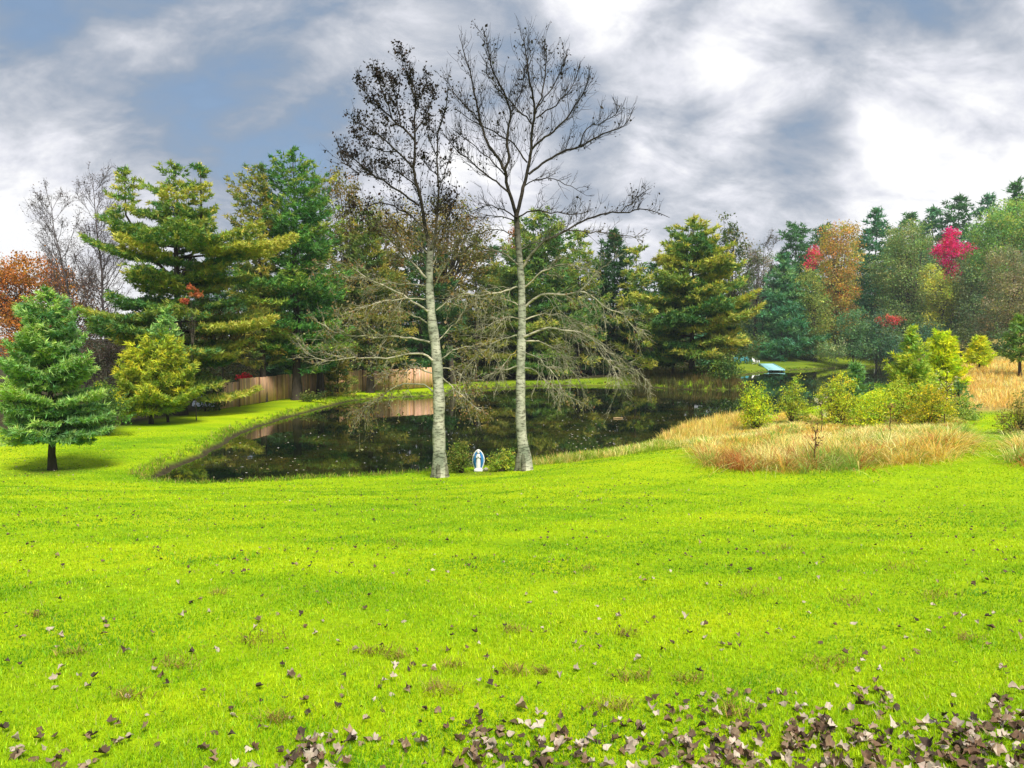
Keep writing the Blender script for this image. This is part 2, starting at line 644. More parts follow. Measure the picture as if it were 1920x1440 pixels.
# ------------------------------------------------------------------ plants
def jit(c, n, v=.18):
    """colour jitter around c (n,3) or (3,)"""
    c = np.broadcast_to(np.asarray(c, float), (n, 3))
    k = np.exp(RS.normal(scale=v, size=(n, 1)))
    h = np.exp(RS.normal(scale=v * .45, size=(n, 3)))
    return np.clip(c * k * h, 0, 1)


# palettes are (green, second, third, weights)
PINE_Y = [(.034, .090, .026), (.105, .150, .028), (.245, .235, .045)]
PINE_G = [(.026, .085, .024), (.060, .135, .022), (.170, .185, .028)]
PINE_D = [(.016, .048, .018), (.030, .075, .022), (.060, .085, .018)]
PINE_T = [(.020, .066, .036), (.042, .095, .044), (.085, .120, .042)]
PINE_O = [(.045, .080, .022), (.100, .115, .024), (.185, .160, .030)]
PINE_B = [(.050, .120, .045), (.120, .205, .065), (.20, .27, .07)]


def extent(prof, py, px0):
    ys = [p[0] for p in prof]
    return np.interp(py, ys, [px0 - p[1] for p in prof]), np.interp(py, ys, [p[2] - px0 for p in prof])


def pine_stem(tk, nd, base, px, Y, basepy, prof, pal, seed, layer=17, nb=5, yel=.5, rise=.12, dens=1.0, tr=None, droop=0.0, nk=11, ln=1.0, nwk=.72, trunk=True):
    """one stem of a pine: adds to trunk mesh tk and needle mesh nd, local to base"""
    rng = np.random.RandomState(seed)
    m = Y / F                               # metres per photo pixel
    top = prof[0][0]
    low = prof[-1][0]
    H = (basepy - top) * m
    ax = (px * m - 960 * m) - base[0]       # local x of the axis (approx)
    ax = at(px, basepy, Y)[0] - base[0]
    tr = tr or max(.05, H * .014)
    if trunk:
        zz = np.linspace(-.15, H * .97, 9)
        wx = ax + rng.normal(scale=.02 * H ** .5, size=9) * np.linspace(0, 1, 9)
        tk.tube(np.c_[wx, rng.normal(scale=.03, size=9), zz], np.interp(zz, [-.15, 0, .4, H], [tr * 1.5, tr * 1.25, tr, .012]), 7,
                col=(.060, .048, .038))
    T, D, C, U = [], [], [], []
    ds = max(.09, Y * .0050) / dens ** .5
    py = top
    lay = 0
    while py < low:
        lr, rr = extent(prof, py, px)
        k = nb if py > top + layer * 1.5 else max(3, nb - 2)
        a0 = rng.rand() * 6.28
        frac = (py - top) / (low - top + 1e-6)
        lc = rng.rand()
        for b in range(k):
            az = a0 + b * 2 * math.pi / k + rng.normal(scale=.25)
            ca, sa = math.cos(az), math.sin(az)
            ext = (rr if ca > 0 else lr)
            mean = (abs(rr) + abs(lr)) / 2
            L = (ext * ca * ca + mean * .92 * sa * sa) * m * (rng.uniform(.50, 1.06) if rng.rand() > .10 else 1.2)
            L = max(L, .1)
            hh = (basepy - py + rng.normal(scale=layer * .25)) * m
            rs = rise * (1.7 - 1.9 * frac) + rng.normal(scale=.09)
            n = max(2, int(L / ds))
            t = (np.arange(n) + 1) / n
            # bough spine: leaves the trunk rising, levels out, tips turn up
            zc = hh - L * rs * .55 + L * (rs * t + .20 * t ** 3 - (droop + .06) * t * t)
            xs, ys = ax + ca * L * t, sa * L * t
            bc = min(1, max(0, rng.normal(.42, .34) * .75 + lc * .25))   # how yellowed this bough is
            if trunk and L > .5:
                tk.tube(np.c_[np.r_[ax, xs[::max(1, n // 4)]], np.r_[0, ys[::max(1, n // 4)]], np.r_[hh - L * rs * .55 - .02, zc[::max(1, n // 4)] - .02]],
                        np.linspace(max(.012, .016 * L), .006, len(xs[::max(1, n // 4)]) + 1), 3, col=(.05, .04, .03), cap=False)
            for i in range(n):
                s0 = t[i]
                if s0 < .22 and L > .8:
                    continue
                wid = min(L * .42, (1.08 - s0) * L * .62 + ds * .4)
                kk = max(1, int(wid / ds))
                for sd_ in (-1, 1):
                    for j in range(kk):
                        u = (j + rng.rand()) / kk * wid
                        fx = u * .55
                        ox = xs[i] + ca * fx - sa * u * sd_
                        oy = ys[i] + sa * fx + ca * u * sd_
                        oz = zc[i] + rng.normal(scale=ds * .28) - .10 * u * droop + .05 * u
                        T.append((ox, oy, oz))
                        D.append((ca * .8 - sa * sd_ * .6, sa * .8 + ca * sd_ * .6, .25 - droop * .5))
                        C.append(bc * (.45 + .75 * s0))  # tips yellower, inside darker: real yellowing plus light on boughs put into colour
        py += layer * (.8 + .4 * rng.rand()) * (.7 + .5 * frac)
        lay += 1
    # leader tuft(s)
    for q in range(6):
        T.append((ax + rng.normal(scale=.02), rng.normal(scale=.02), H - q * ds * .5))
        D.append((rng.normal(scale=.3), rng.normal(scale=.3), 1))
        C.append(.3)
    T, D, C = np.array(T), np.array(D), np.array(C)
    N = len(T)
    yv = np.clip(C + rng.normal(scale=.22, size=N), 0, 1) * yel * 2
    pal = np.minimum(np.array(pal) * 2.1 * (1.6 if Y > 95 else 1), .72)  # far pines paled: haze put into the needle colour
    w = np.clip(yv, 0, 1.0)
    cc = np.where((w < .5)[:, None], pal[0] + (pal[1] - pal[0]) * (w * 2)[:, None], pal[1] + (pal[2] - pal[1]) * (w * 2 - 1)[:, None])
    nl = max(.13, Y * .0060) * ln
    nw = max(.013, Y * .00125 * nwk)
    P = np.repeat(T, nk, 0) + rng.normal(scale=ds * .30, size=(N * nk, 3)) * (1, 1, .6)
    dd = np.repeat(D, nk, 0) * .75 + rng.normal(scale=.62, size=(N * nk, 3)) + (0, 0, .18)
    dd /= np.linalg.norm(dd, axis=1)[:, None]
    sv = np.cross(dd, rng.normal(size=(N * nk, 3)))
    sv /= np.linalg.norm(sv, axis=1)[:, None] + 1e-9
    ll = nl * rng.uniform(.6, 1.2, size=(N * nk, 1))
    V = np.stack([P - sv * nw, P + sv * nw, P + dd * ll], 1)
    col = jit(np.repeat(cc, nk, 0), N * nk, .2)
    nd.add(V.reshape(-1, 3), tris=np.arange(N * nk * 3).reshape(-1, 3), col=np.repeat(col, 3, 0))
    return N * nk


TRIS = {}


def base_of(px, Y, dx=0):
    x = (px - 960) / F * Y / math.cos(PITCH)
    z = tz(x, Y)
    # exact column: camera is only pitched, so x/Y' differs slightly with height
    return np.array([x, Y, z])


def py_of(p):
    d = np.asarray(p) - CAM
    return 720 - F * (d @ UP) / (d @ FW)


def pine(label, px, Y, prof, pal, seed, group=None, name='pine_tree', extra=(), low=None, **kw):
    b = base_of(px, Y)
    bpy_ = py_of(b)
    t = thing(name, b, label, 'tree', group)
    tk, nd = MB(), MB()
    n = pine_stem(tk, nd, b, px, Y, bpy_, prof, pal, seed, **kw)
    for i, (p2, pr2) in enumerate(extra):
        k2 = dict(kw)
        k2['tr'] = .05
        n += pine_stem(tk, nd, b, p2, Y, bpy_, pr2, pal, seed + 50 + i, **{**k2, 'trunk': False})
        zt, zb = (bpy_ - pr2[0][0]) * Y / F, (bpy_ - pr2[-1][0]) * Y / F
        ax = at(p2, bpy_, Y)[0] - b[0]
        tk.tube([(0, 0, zb * .72), (ax * .6, .1, zb * .9), (ax, 0, zb + .3 * (zt - zb)), (ax, 0, zt)], [.09, .07, .05, .012], 5, col=(.06, .048, .038))
    tk.build('trunk', M_BARK, t)
    nd.build('crown', M_NEEDLE, t)
    TRIS[label] = n
    return t


def leafy(label, px, Y, blobs, pal, seed, name='deciduous_tree', cat='tree', group=None, dens=.42, clump=34, lsz=1.0, bright=1.0, gap=.0, trunk_r=None, stems=1, depth=.9, base_py=None, bark=(.085, .07, .055), twigs=1.0, tag_crown='crown', up=.35, w=None):
    """broadleaf tree or bush from crown masses given as (cx, cy, rx, ry) in photo pixels at distance Y"""
    rng = np.random.RandomState(seed)
    b = base_of(px, Y)
    by = py_of(b)
    m = Y / F
    t = thing(name, b, label, cat, group)
    tk, cr = MB(), MB()
    H = (by - min(c[1] - c[3] for c in blobs)) * m
    tr = trunk_r or max(.03, H * .014)
    loc = []
    for (cx, cy, rx, ry) in blobs:
        loc.append((at(cx, cy, Y)[0] - b[0], rng.normal(scale=.25) * rx * m, (by - cy) * m, rx * m, ry * m))
    zmean = np.mean([l[2] for l in loc])
    lean = np.mean([l[0] for l in loc])
    if stems == 1:
        zz = np.linspace(-.1, min(H * .8, max(l[2] for l in loc)), 7)
        sx = lean * (zz / zz[-1]) + rng.normal(scale=.03 * H ** .5, size=7) * np.linspace(0, 1, 7)
        tk.tube(np.c_[sx, rng.normal(scale=.02, size=7), zz], np.interp(zz, [-.1, .3, zz[-1]], [tr * 1.4, tr, tr * .25]), 6, col=bark)
    P, C, cid = [], [], []
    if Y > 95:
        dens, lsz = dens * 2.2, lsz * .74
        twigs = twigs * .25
    pal = np.minimum(np.array(pal) * 1.75 * bright * (1.85 if Y > 95 else 1), .8)  # distant crowns lightened, air haze worked into the leaf colour
    leaf = max(.055, Y * .0027) * lsz
    for bi, (lx, ly, lz, rx, rz) in enumerate(loc):
        ry = min(rx, rz) * depth + .25 * rx
        npx = rx * rz / (m * m) * math.pi
        nl = int(npx * dens)
        nc = max(4, nl // clump)
        d = rng.normal(size=(nc, 3))
        d /= np.linalg.norm(d, axis=1)[:, None]
        rad = rng.uniform(.25, 1.0, size=(nc, 1)) ** .5
        wobr = 1 + .22 * np.sin(d[:, :1] * 5 + seed) * np.cos(d[:, 2:] * 4 + bi)
        cc = d * rad * wobr * (rx, ry, rz) + (lx, ly, lz)
        cc[:, 2] = np.maximum(cc[:, 2], .06)
        cs = .125 * (rx + rz) * rng.uniform(.5, 1.25, size=(nc, 1)) + leaf
        # limbs into the clumps
        if twigs:
            st = np.array([lean * .5, 0, max(.05, min(lz - rz * .8, zmean * .6))]) if stems == 1 else None
            sel = rng.permutation(nc)[:max(3, int(nc * .3 * twigs))]
            if stems == 1:
                s0 = np.repeat(st[None], len(sel), 0) + np.c_[rng.normal(scale=.02 * H, size=(len(sel), 2)) * 0, rng.uniform(0, .4, len(sel)) * rz]
            else:
                s0 = np.c_[rng.normal(scale=.04 * rx, size=(len(sel), 2)) + (lx * .2, ly * .2), np.zeros(len(sel))]
            e0 = cc[sel]
            mid = (s0 + e0) / 2 + rng.normal(scale=.08 * rx, size=e0.shape) + np.array([0, 0, .12 * rz])
            q1 = (s0 + mid) / 2 + (0, 0, .03 * rz)
            PP = np.stack([s0, q1, mid, e0], 1)
            rr = tr * .35 * np.ones((len(sel), 1)) * np.array([[1, .75, .5, .2]])
            tk.tubes(PP, np.maximum(rr, .004), np.tile(np.array(bark), (len(sel), 1)), 4)
        ci = rng.choice(len(pal), size=nc, p=w)
        ccol = jit(pal[ci], nc, .16)
        k = np.repeat(np.arange(nc), clump)
        off = rng.normal(size=(len(k), 3)) * .55
        P.append(cc[k] + off * cs[k] * (1, 1, .75))
        C.append(ccol[k])
    P = np.concatenate(P)
    C = jit(np.concatenate(C), len(P), .17)
    keep = P[:, 2] > .02
    P, C = P[keep], C[keep]
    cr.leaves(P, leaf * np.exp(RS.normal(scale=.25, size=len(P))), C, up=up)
    if tk.n:
        tk.build('trunk' if cat == 'tree' else 'stems', M_BARK, t)
    cr.build(tag_crown if cat == 'tree' else 'foliage', M_LEAF, t)
    TRIS[label] = len(P)
    return t


def grow(tk, starts, dirs, lens, rads, cols, rng, curve, K=4):
    """batch of curved twigs; returns (N,K,3) points. curve = z bend per length"""
    t = np.linspace(0, 1, K)[None, :, None]
    n = len(starts)
    side = rng.normal(scale=.22, size=(n, 1, 3))
    P = starts[:, None] + dirs[:, None] * lens[:, None, None] * t + (side + np.array([0, 0, 1.0]) * np.asarray(curve).reshape(-1, 1, 1)) * lens[:, None, None] * t * t
    P[:, 1:-1] += rng.normal(scale=.03, size=(n, K - 2, 3)) * lens[:, None, None]
    R = rads[:, None] * np.linspace(1, .45, K)[None]
    tk.tubes(P, R, cols, 3)
    return P


def bare_tree(label, px, Y, top, halfw, seed, bark, leafcol=None, nleaf=0, lean=0, r=.1, group=None, n1=16):
    rng = np.random.RandomState(seed)
    b = base_of(px, Y)
    by = py_of(b)
    m = Y / F
    H = (by - top) * m
    W = halfw * m
    t = thing('bare_tree', b, label, 'tree', group)
    tk, tw, lf = MB(), MB(), MB()
    zz = np.linspace(-.1, H, 8)
    ln = lean * m
    sx = ln * (zz / H) + rng.normal(scale=.05, size=8) * np.linspace(0, 1, 8)
    spine = np.c_[sx, rng.normal(scale=.05, size=8), zz]
    tk.tube(spine, np.linspace(r, .012, 8), 6, col=bark)
    tips = []
    for i in range(n1):
        f = rng.uniform(.25, .95)
        p = np.array([np.interp(f * H, zz, spine[:, k]) for k in range(3)])
        az = rng.rand() * 6.28
        L = W * rng.uniform(.7, 1.25) * (1.15 - .75 * f) * 1.35
        d = np.array([math.cos(az) * .62, math.sin(az) * .62, .78])
        pts = np.array([p + d * L * s + np.array([0, 0, .22 * L * s * s]) + rng.normal(scale=.03 * L, size=3) for s in np.linspace(0, 1, 6)])
        tw.tube(pts, np.linspace(r * .34 * (1.1 - f) + .012, .008, 6), 4, col=bark, cap=False)
        k = 9
        s = rng.uniform(.2, 1, k)
        st = np.array([[np.interp(q, np.linspace(0, 1, 6), pts[:, c]) for c in range(3)] for q in s])
        dr = d + rng.normal(scale=.55, size=(k, 3))
        dr /= np.linalg.norm(dr, axis=1)[:, None]
        P = grow(tw, st, dr, L * .45 * (1.2 - s), np.full(k, max(.009, Y * .00022)), np.tile(bark, (k, 1)), rng, np.full(k, .2))
        st2 = P[:, [1, 2, 3]].reshape(-1, 3)
        st2 = np.repeat(st2, 2, 0)
        dr2 = np.repeat(np.repeat(dr, 3, 0), 2, 0) + rng.normal(scale=.7, size=(len(st2), 3))
        dr2 /= np.linalg.norm(dr2, axis=1)[:, None]
        P2 = grow(tw, st2, dr2, rng.uniform(.10, .26, len(st2)) * L, np.full(len(st2), max(.006, Y * .00016)), np.tile(bark, (len(st2), 1)), rng, np.full(len(st2), .2))
        tips += [P2[:, -1], P2[:, 2], P[:, -1]]
    tk.build('trunk', M_BARK, t)
    tw.build('branches', M_BARK, t)
    if nleaf:
        T = np.concatenate(tips)
        T = T[rng.randint(len(T), size=nleaf)] + rng.normal(scale=.05, size=(nleaf, 3))
        lf.leaves(T, max(.06, Y * .0019), jit(leafcol, nleaf, .25))
        lf.build('leaves', M_LEAF, t)
    return t


# ------------------------------------------------------------------ the two tall poplars
def poplar(label, px, Y, trunk_px, trunk_r, limbs, seed, leaf_pal, name='poplar_tree'):
    """limbs: (pixel path, start radius, twig density, twig length, bend, leaves per twig tip, depth lean)"""
    rng = np.random.RandomState(seed)
    b = base_of(px, Y)
    t = thing(name, b, label, 'tree')

    def bark_silhouette_col(py, low=False):
        k = sstep(py, 400, 560)  # upper limbs darkened: their silhouette against the sky put into the bark colour
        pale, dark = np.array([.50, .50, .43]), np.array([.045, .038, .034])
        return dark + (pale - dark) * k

    def smooth(path, n):
        path = np.array(path, float)
        path[:, 1] += np.maximum(0, 330 - path[:, 1]) * .075
        s = np.r_[0, np.cumsum(np.hypot(*np.diff(path, axis=0).T))]
        u = np.linspace(0, s[-1], n)
        q = np.stack([np.interp(u, s, path[:, 0]), np.interp(u, s, path[:, 1])], 1)
        q[1:-1] = .25 * q[:-2] + .5 * q[1:-1] + .25 * q[2:]
        return q
    tk = MB()
    q = smooth(trunk_px, 26)
    pts = np.array([at(a, c, Y) for a, c in q]) - b
    pts[0, 2] -= .12
    rad = np.interp(q[::-1, 1], [p[1] for p in trunk_px][::-1], trunk_r[::-1])[::-1]
    rad = rad * (1 + .05 * np.sin(np.arange(26) * 1.7) + rng.normal(scale=.03, size=26))
    tk.tube(pts, rad, 14, col=np.array([bark_silhouette_col(c) for c in q[:, 1]]))
    for a in np.arange(6) * 1.047 + rng.uniform(0, .6, 6):      # root flare
        c_, s_ = math.cos(a), math.sin(a)
        r1 = trunk_r[0]
        ox = pts[2, 0]
        tk.tube([(ox + c_ * r1 * .45, s_ * r1 * .45, .55), (ox + c_ * r1 * .75, s_ * r1 * .75, .25), (ox + c_ * r1 * .88, s_ * r1 * .88, .07), (ox + c_ * r1 * 1.3, s_ * r1 * 1.3, -.08)],
                [r1 * .3, r1 * .36, r1 * .34, r1 * .2], 8, col=np.array([.26, .25, .20]), cap=False)
    tk.build('trunk', M_POPLAR, t, smooth=True)
    lf = MB()
    for path, r0, dn, tl, bend, nl, lean in limbs:
        br = MB()
        L = math.hypot(path[-1][0] - path[0][0], path[-1][1] - path[0][1]) * Y / F
        n = max(6, int(L * 7))
        q = smooth(path, n)
        u = np.linspace(0, 1, n)
        off = lean * L * u + .035 * L * np.sin(u * 7 + rng.rand() * 6)
        ph = rng.rand() * 6
        q[:, 1] += (np.sin(u * 17 + ph) + .6 * np.sin(u * 31 + ph * 2)) * 1.6 * np.minimum(1, u * 5)
        q[:, 0] += np.sin(u * 23 + ph * 3) * 1.2 * np.minimum(1, u * 5)
        pts = np.array([at(a, c, Y + o) for (a, c), o in zip(q, off)]) - b
        pts[1:] += rng.normal(scale=.008, size=(n - 1, 3))
        rad = r0 * .72 * (1 - u) ** .8 + .006
        bc = np.array([bark_silhouette_col(c) for c in q[:, 1]])
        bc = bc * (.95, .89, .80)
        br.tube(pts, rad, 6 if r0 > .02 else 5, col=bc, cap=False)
        # first-order twigs
        k = max(3, int(L * dn * 1.55))
        s = rng.uniform(.12, .94 if bend > .3 else 1.0, k) ** .9
        I = s * (n - 1)
        i0 = np.minimum(I.astype(int), n - 2)
        f = (I - i0)[:, None]
        st = pts[i0] * (1 - f) + pts[i0 + 1] * f
        tg = pts[i0 + 1] - pts[i0]
        tg /= np.linalg.norm(tg, axis=1)[:, None]
        rd = rng.normal(size=(k, 3))
        rd -= (rd * tg).sum(1)[:, None] * tg
        rd /= np.linalg.norm(rd, axis=1)[:, None]
        dr = tg * .72 + rd * .72 + np.array([0, 0, .28 if bend > 0 else -.12])
        dr /= np.linalg.norm(dr, axis=1)[:, None]
        ll = tl * (1.12 if bend > -.3 else .95) * rng.uniform(.3, 1.2, k) * (1.15 - (.80 if bend > .3 else .5) * s)
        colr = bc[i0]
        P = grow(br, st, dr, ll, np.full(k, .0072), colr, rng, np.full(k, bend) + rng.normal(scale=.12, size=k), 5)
        # second order
        m2 = 5 if bend < 0 else 4
        si = rng.randint(1, 5, size=(k, m2))
        st2 = P[np.arange(k)[:, None], si].reshape(-1, 3)
        dr2 = np.repeat(dr, m2, 0) + rng.normal(scale=.62, size=(k * m2, 3)) + np.array([0, 0, bend * .6])
        dr2 /= np.linalg.norm(dr2, axis=1)[:, None]
        P2 = grow(br, st2, dr2, np.repeat(ll, m2) * rng.uniform(.22, .62, k * m2), np.full(k * m2, .0052), np.repeat(colr, m2, 0), rng,
                  np.full(k * m2, bend), 4)
        br.build('branch', M_POPLAR, t)
        if nl > 0:
            src = np.concatenate([P2[:, -1], P2[:, 2], P2[:, 1], P[:, -1], P[:, 3], P[:, 2]])
            cnt = int(len(src) * nl * (.62 if nl > .9 else .60) * (1.45 if path[0][1] > 490 and seed == 5 else 1))
            pos = src[rng.randint(len(src), size=cnt)] + rng.normal(scale=.05, size=(cnt, 3))
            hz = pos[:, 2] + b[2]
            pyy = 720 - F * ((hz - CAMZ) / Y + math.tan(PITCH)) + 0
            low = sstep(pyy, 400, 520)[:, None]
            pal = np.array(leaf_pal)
            cu = pal[rng.randint(0, 2, cnt)]  # upper leaves near black: backlit silhouette built into their colour
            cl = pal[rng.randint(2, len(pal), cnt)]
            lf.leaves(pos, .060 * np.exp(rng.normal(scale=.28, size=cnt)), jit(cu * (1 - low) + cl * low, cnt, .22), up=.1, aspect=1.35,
                      direc=np.tile([0, 0, -.5], (cnt, 1)))
    lf.build('leaves', M_LEAF, t)
    return t


U = .45      # upward twig bend
D_ = -.34    # drooping
L2 = [  # sparse poplar on the right
    ([(968, 408), (964, 386), (953, 353), (946, 321), (939, 306), (917, 266), (899, 219), (892, 171), (881, 117), (872, 87), (862, 44)], .062, 6.5, .75, U, .33, .05),
    ([(946, 321), (955, 295), (952, 270), (951, 237), (959, 197), (950, 171), (935, 146), (924, 113), (913, 66), (905, 30)], .045, 7, .7, U, .36, -.15),
    ([(959, 200), (968, 180), (977, 164), (981, 140), (984, 110)], .018, 8, .5, U, .30, .2),
    ([(968, 408), (972, 390), (983, 346), (990, 321), (995, 277), (1000, 230), (1003, 204), (1000, 178), (996, 150), (988, 105), (983, 70), (981, 30)], .068, 6.5, .75, U, .30, -.05),
    ([(1003, 204), (1010, 185), (1017, 165), (1023, 124), (1025, 85), (1014, 48)], .028, 8, .6, U, .38, .2),
    ([(992, 326), (1019, 303), (1056, 281), (1103, 262), (1140, 241), (1172, 226), (1192, 190)], .042, 8, .6, U, .13, .15),
    ([(1088, 270), (1090, 245), (1110, 228), (1154, 211), (1165, 185)], .016, 8, .45, U, .14, -.2),
    ([(998, 275), (1030, 244), (1063, 215), (1085, 175), (1104, 140), (1106, 106)], .034, 8, .6, U, .16, -.25),
    ([(1006, 212), (1037, 190), (1070, 157), (1088, 105)], .022, 8, .55, U, .18, .3),
    ([(1008, 190), (1030, 160), (1052, 120), (1064, 75)], .018, 8, .5, U, .28, .3),
    ([(988, 302), (970, 275), (954, 255), (910, 233), (877, 211), (852, 193)], .026, 8, .6, U, .20, .3),
    ([(1001, 228), (979, 204), (950, 171), (930, 145), (905, 115)], .022, 8, .55, U, .26, -.3),
    ([(955, 362), (928, 339), (892, 310), (862, 281), (842, 262), (826, 232)], .028, 8, .65, U, .16, -.2),
    ([(948, 330), (930, 308), (900, 280), (868, 250), (846, 235)], .020, 9, .6, U, .2, .35),
    ([(906, 232), (880, 195), (852, 165), (838, 130)], .016, 9, .55, U, .25, .1),
    ([(982, 350), (1005, 335), (1040, 335), (1068, 348), (1092, 362)], .016, 8, .45, .1, .06, .2),
    ([(966, 408), (946, 394), (917, 383), (884, 397), (860, 392)], .020, 9, .5, .2, .06, .25),
    ([(966, 414), (940, 406), (905, 404), (880, 412)], .016, 9, .5, .1, .05, -.3),
    ([(970, 408), (994, 394), (1030, 397), (1070, 403), (1112, 396)], .022, 8, .5, .35, .06, -.2),
    ([(974, 512), (995, 477), (1015, 457), (1052, 435), (1090, 417), (1127, 402), (1170, 397), (1202, 392), (1240, 402), (1256, 408)], .048, 8, .62, .5, .20, .1),
    ([(1062, 432), (1090, 434), (1140, 437), (1175, 442), (1205, 452)], .016, 9, .4, .3, .16, -.3),
    ([(1165, 397), (1185, 380), (1202, 362), (1222, 352)], .014, 9, .4, U, .3, .3),
    ([(980, 542), (995, 530), (1020, 505), (1055, 495), (1090, 500), (1125, 512)], .032, 8, .6, -.1, .18, -.25),
    ([(975, 500), (950, 477), (915, 467), (872, 452), (838, 440)], .030, 8, .6, -.1, .12, .15),
    ([(986, 575), (1000, 560), (1030, 550), (1072, 552), (1092, 545), (1127, 570), (1160, 585), (1177, 602), (1200, 628)], .042, 10, .75, D_, .30, -.15),
    ([(1088, 546), (1112, 520), (1135, 495), (1168, 476)], .016, 7, .4, .1, .1, .2),
    ([(978, 540), (962, 536), (942, 550), (910, 552), (872, 556), (838, 560)], .030, 9, .65, D_, .22, -.2),
    ([(978, 578), (950, 556), (918, 570), (893, 590)], .022, 9, .6, D_, .2, .3),
    ([(982, 632), (995, 628), (1015, 617), (1047, 615), (1077, 622), (1105, 630), (1120, 652), (1147, 685), (1162, 722)], .040, 12, .8, D_, .10, -.15),
    ([(1110, 636), (1135, 655), (1165, 675), (1197, 700), (1218, 718)], .020, 12, .55, D_, .08, .2),
    ([(984, 640), (1010, 640), (1040, 650), (1062, 680), (1085, 712), (1100, 745)], .026, 12, .7, D_, .10, .4),
    ([(976, 630), (955, 630), (930, 640), (900, 662), (872, 690)], .026, 12, .7, D_, .14, -.3),
    ([(977, 685), (945, 694), (912, 707), (870, 719), (840, 735)], .024, 11, .6, -.3, .18, .1),
    ([(982, 660), (1005, 668), (1030, 690), (1048, 716), (1058, 742)], .020, 12, .6, D_, .15, -.4),
    ([(978, 655), (958, 664), (940, 690), (925, 716)], .018, 12, .6, D_, .12, .4),
    ([(983, 690), (1000, 690), (1020, 712), (1045, 735), (1082, 752)], .018, 10, .5, D_, .35, .2),
    ([(984, 600), (1010, 590), (1045, 588), (1075, 598), (1100, 618)], .024, 11, .7, D_, .12, .35),
    ([(979, 600), (955, 592), (930, 600), (905, 620)], .022, 11, .7, D_, .14, -.35),
    ([(972, 470), (995, 455), (1020, 448), (1045, 455)], .016, 8, .5, 0, .1, .4),
    ([(969, 440), (945, 432), (915, 430), (895, 440)], .016, 8, .5, 0, .1, -.2),
]
poplar('tall bare poplar with pale trunk and few leaves, standing right of the little statue', 986, 20.8,
       [(986, 876), (982, 845), (976, 800), (976, 700), (979, 600), (978, 530), (971, 450), (968, 404)],
       [.205, .16, .142, .124, .108, .097, .077, .073], L2, 3,
       [(.018, .013, .011), (.032, .024, .015), (.17, .15, .06), (.26, .23, .09), (.15, .09, .04)])

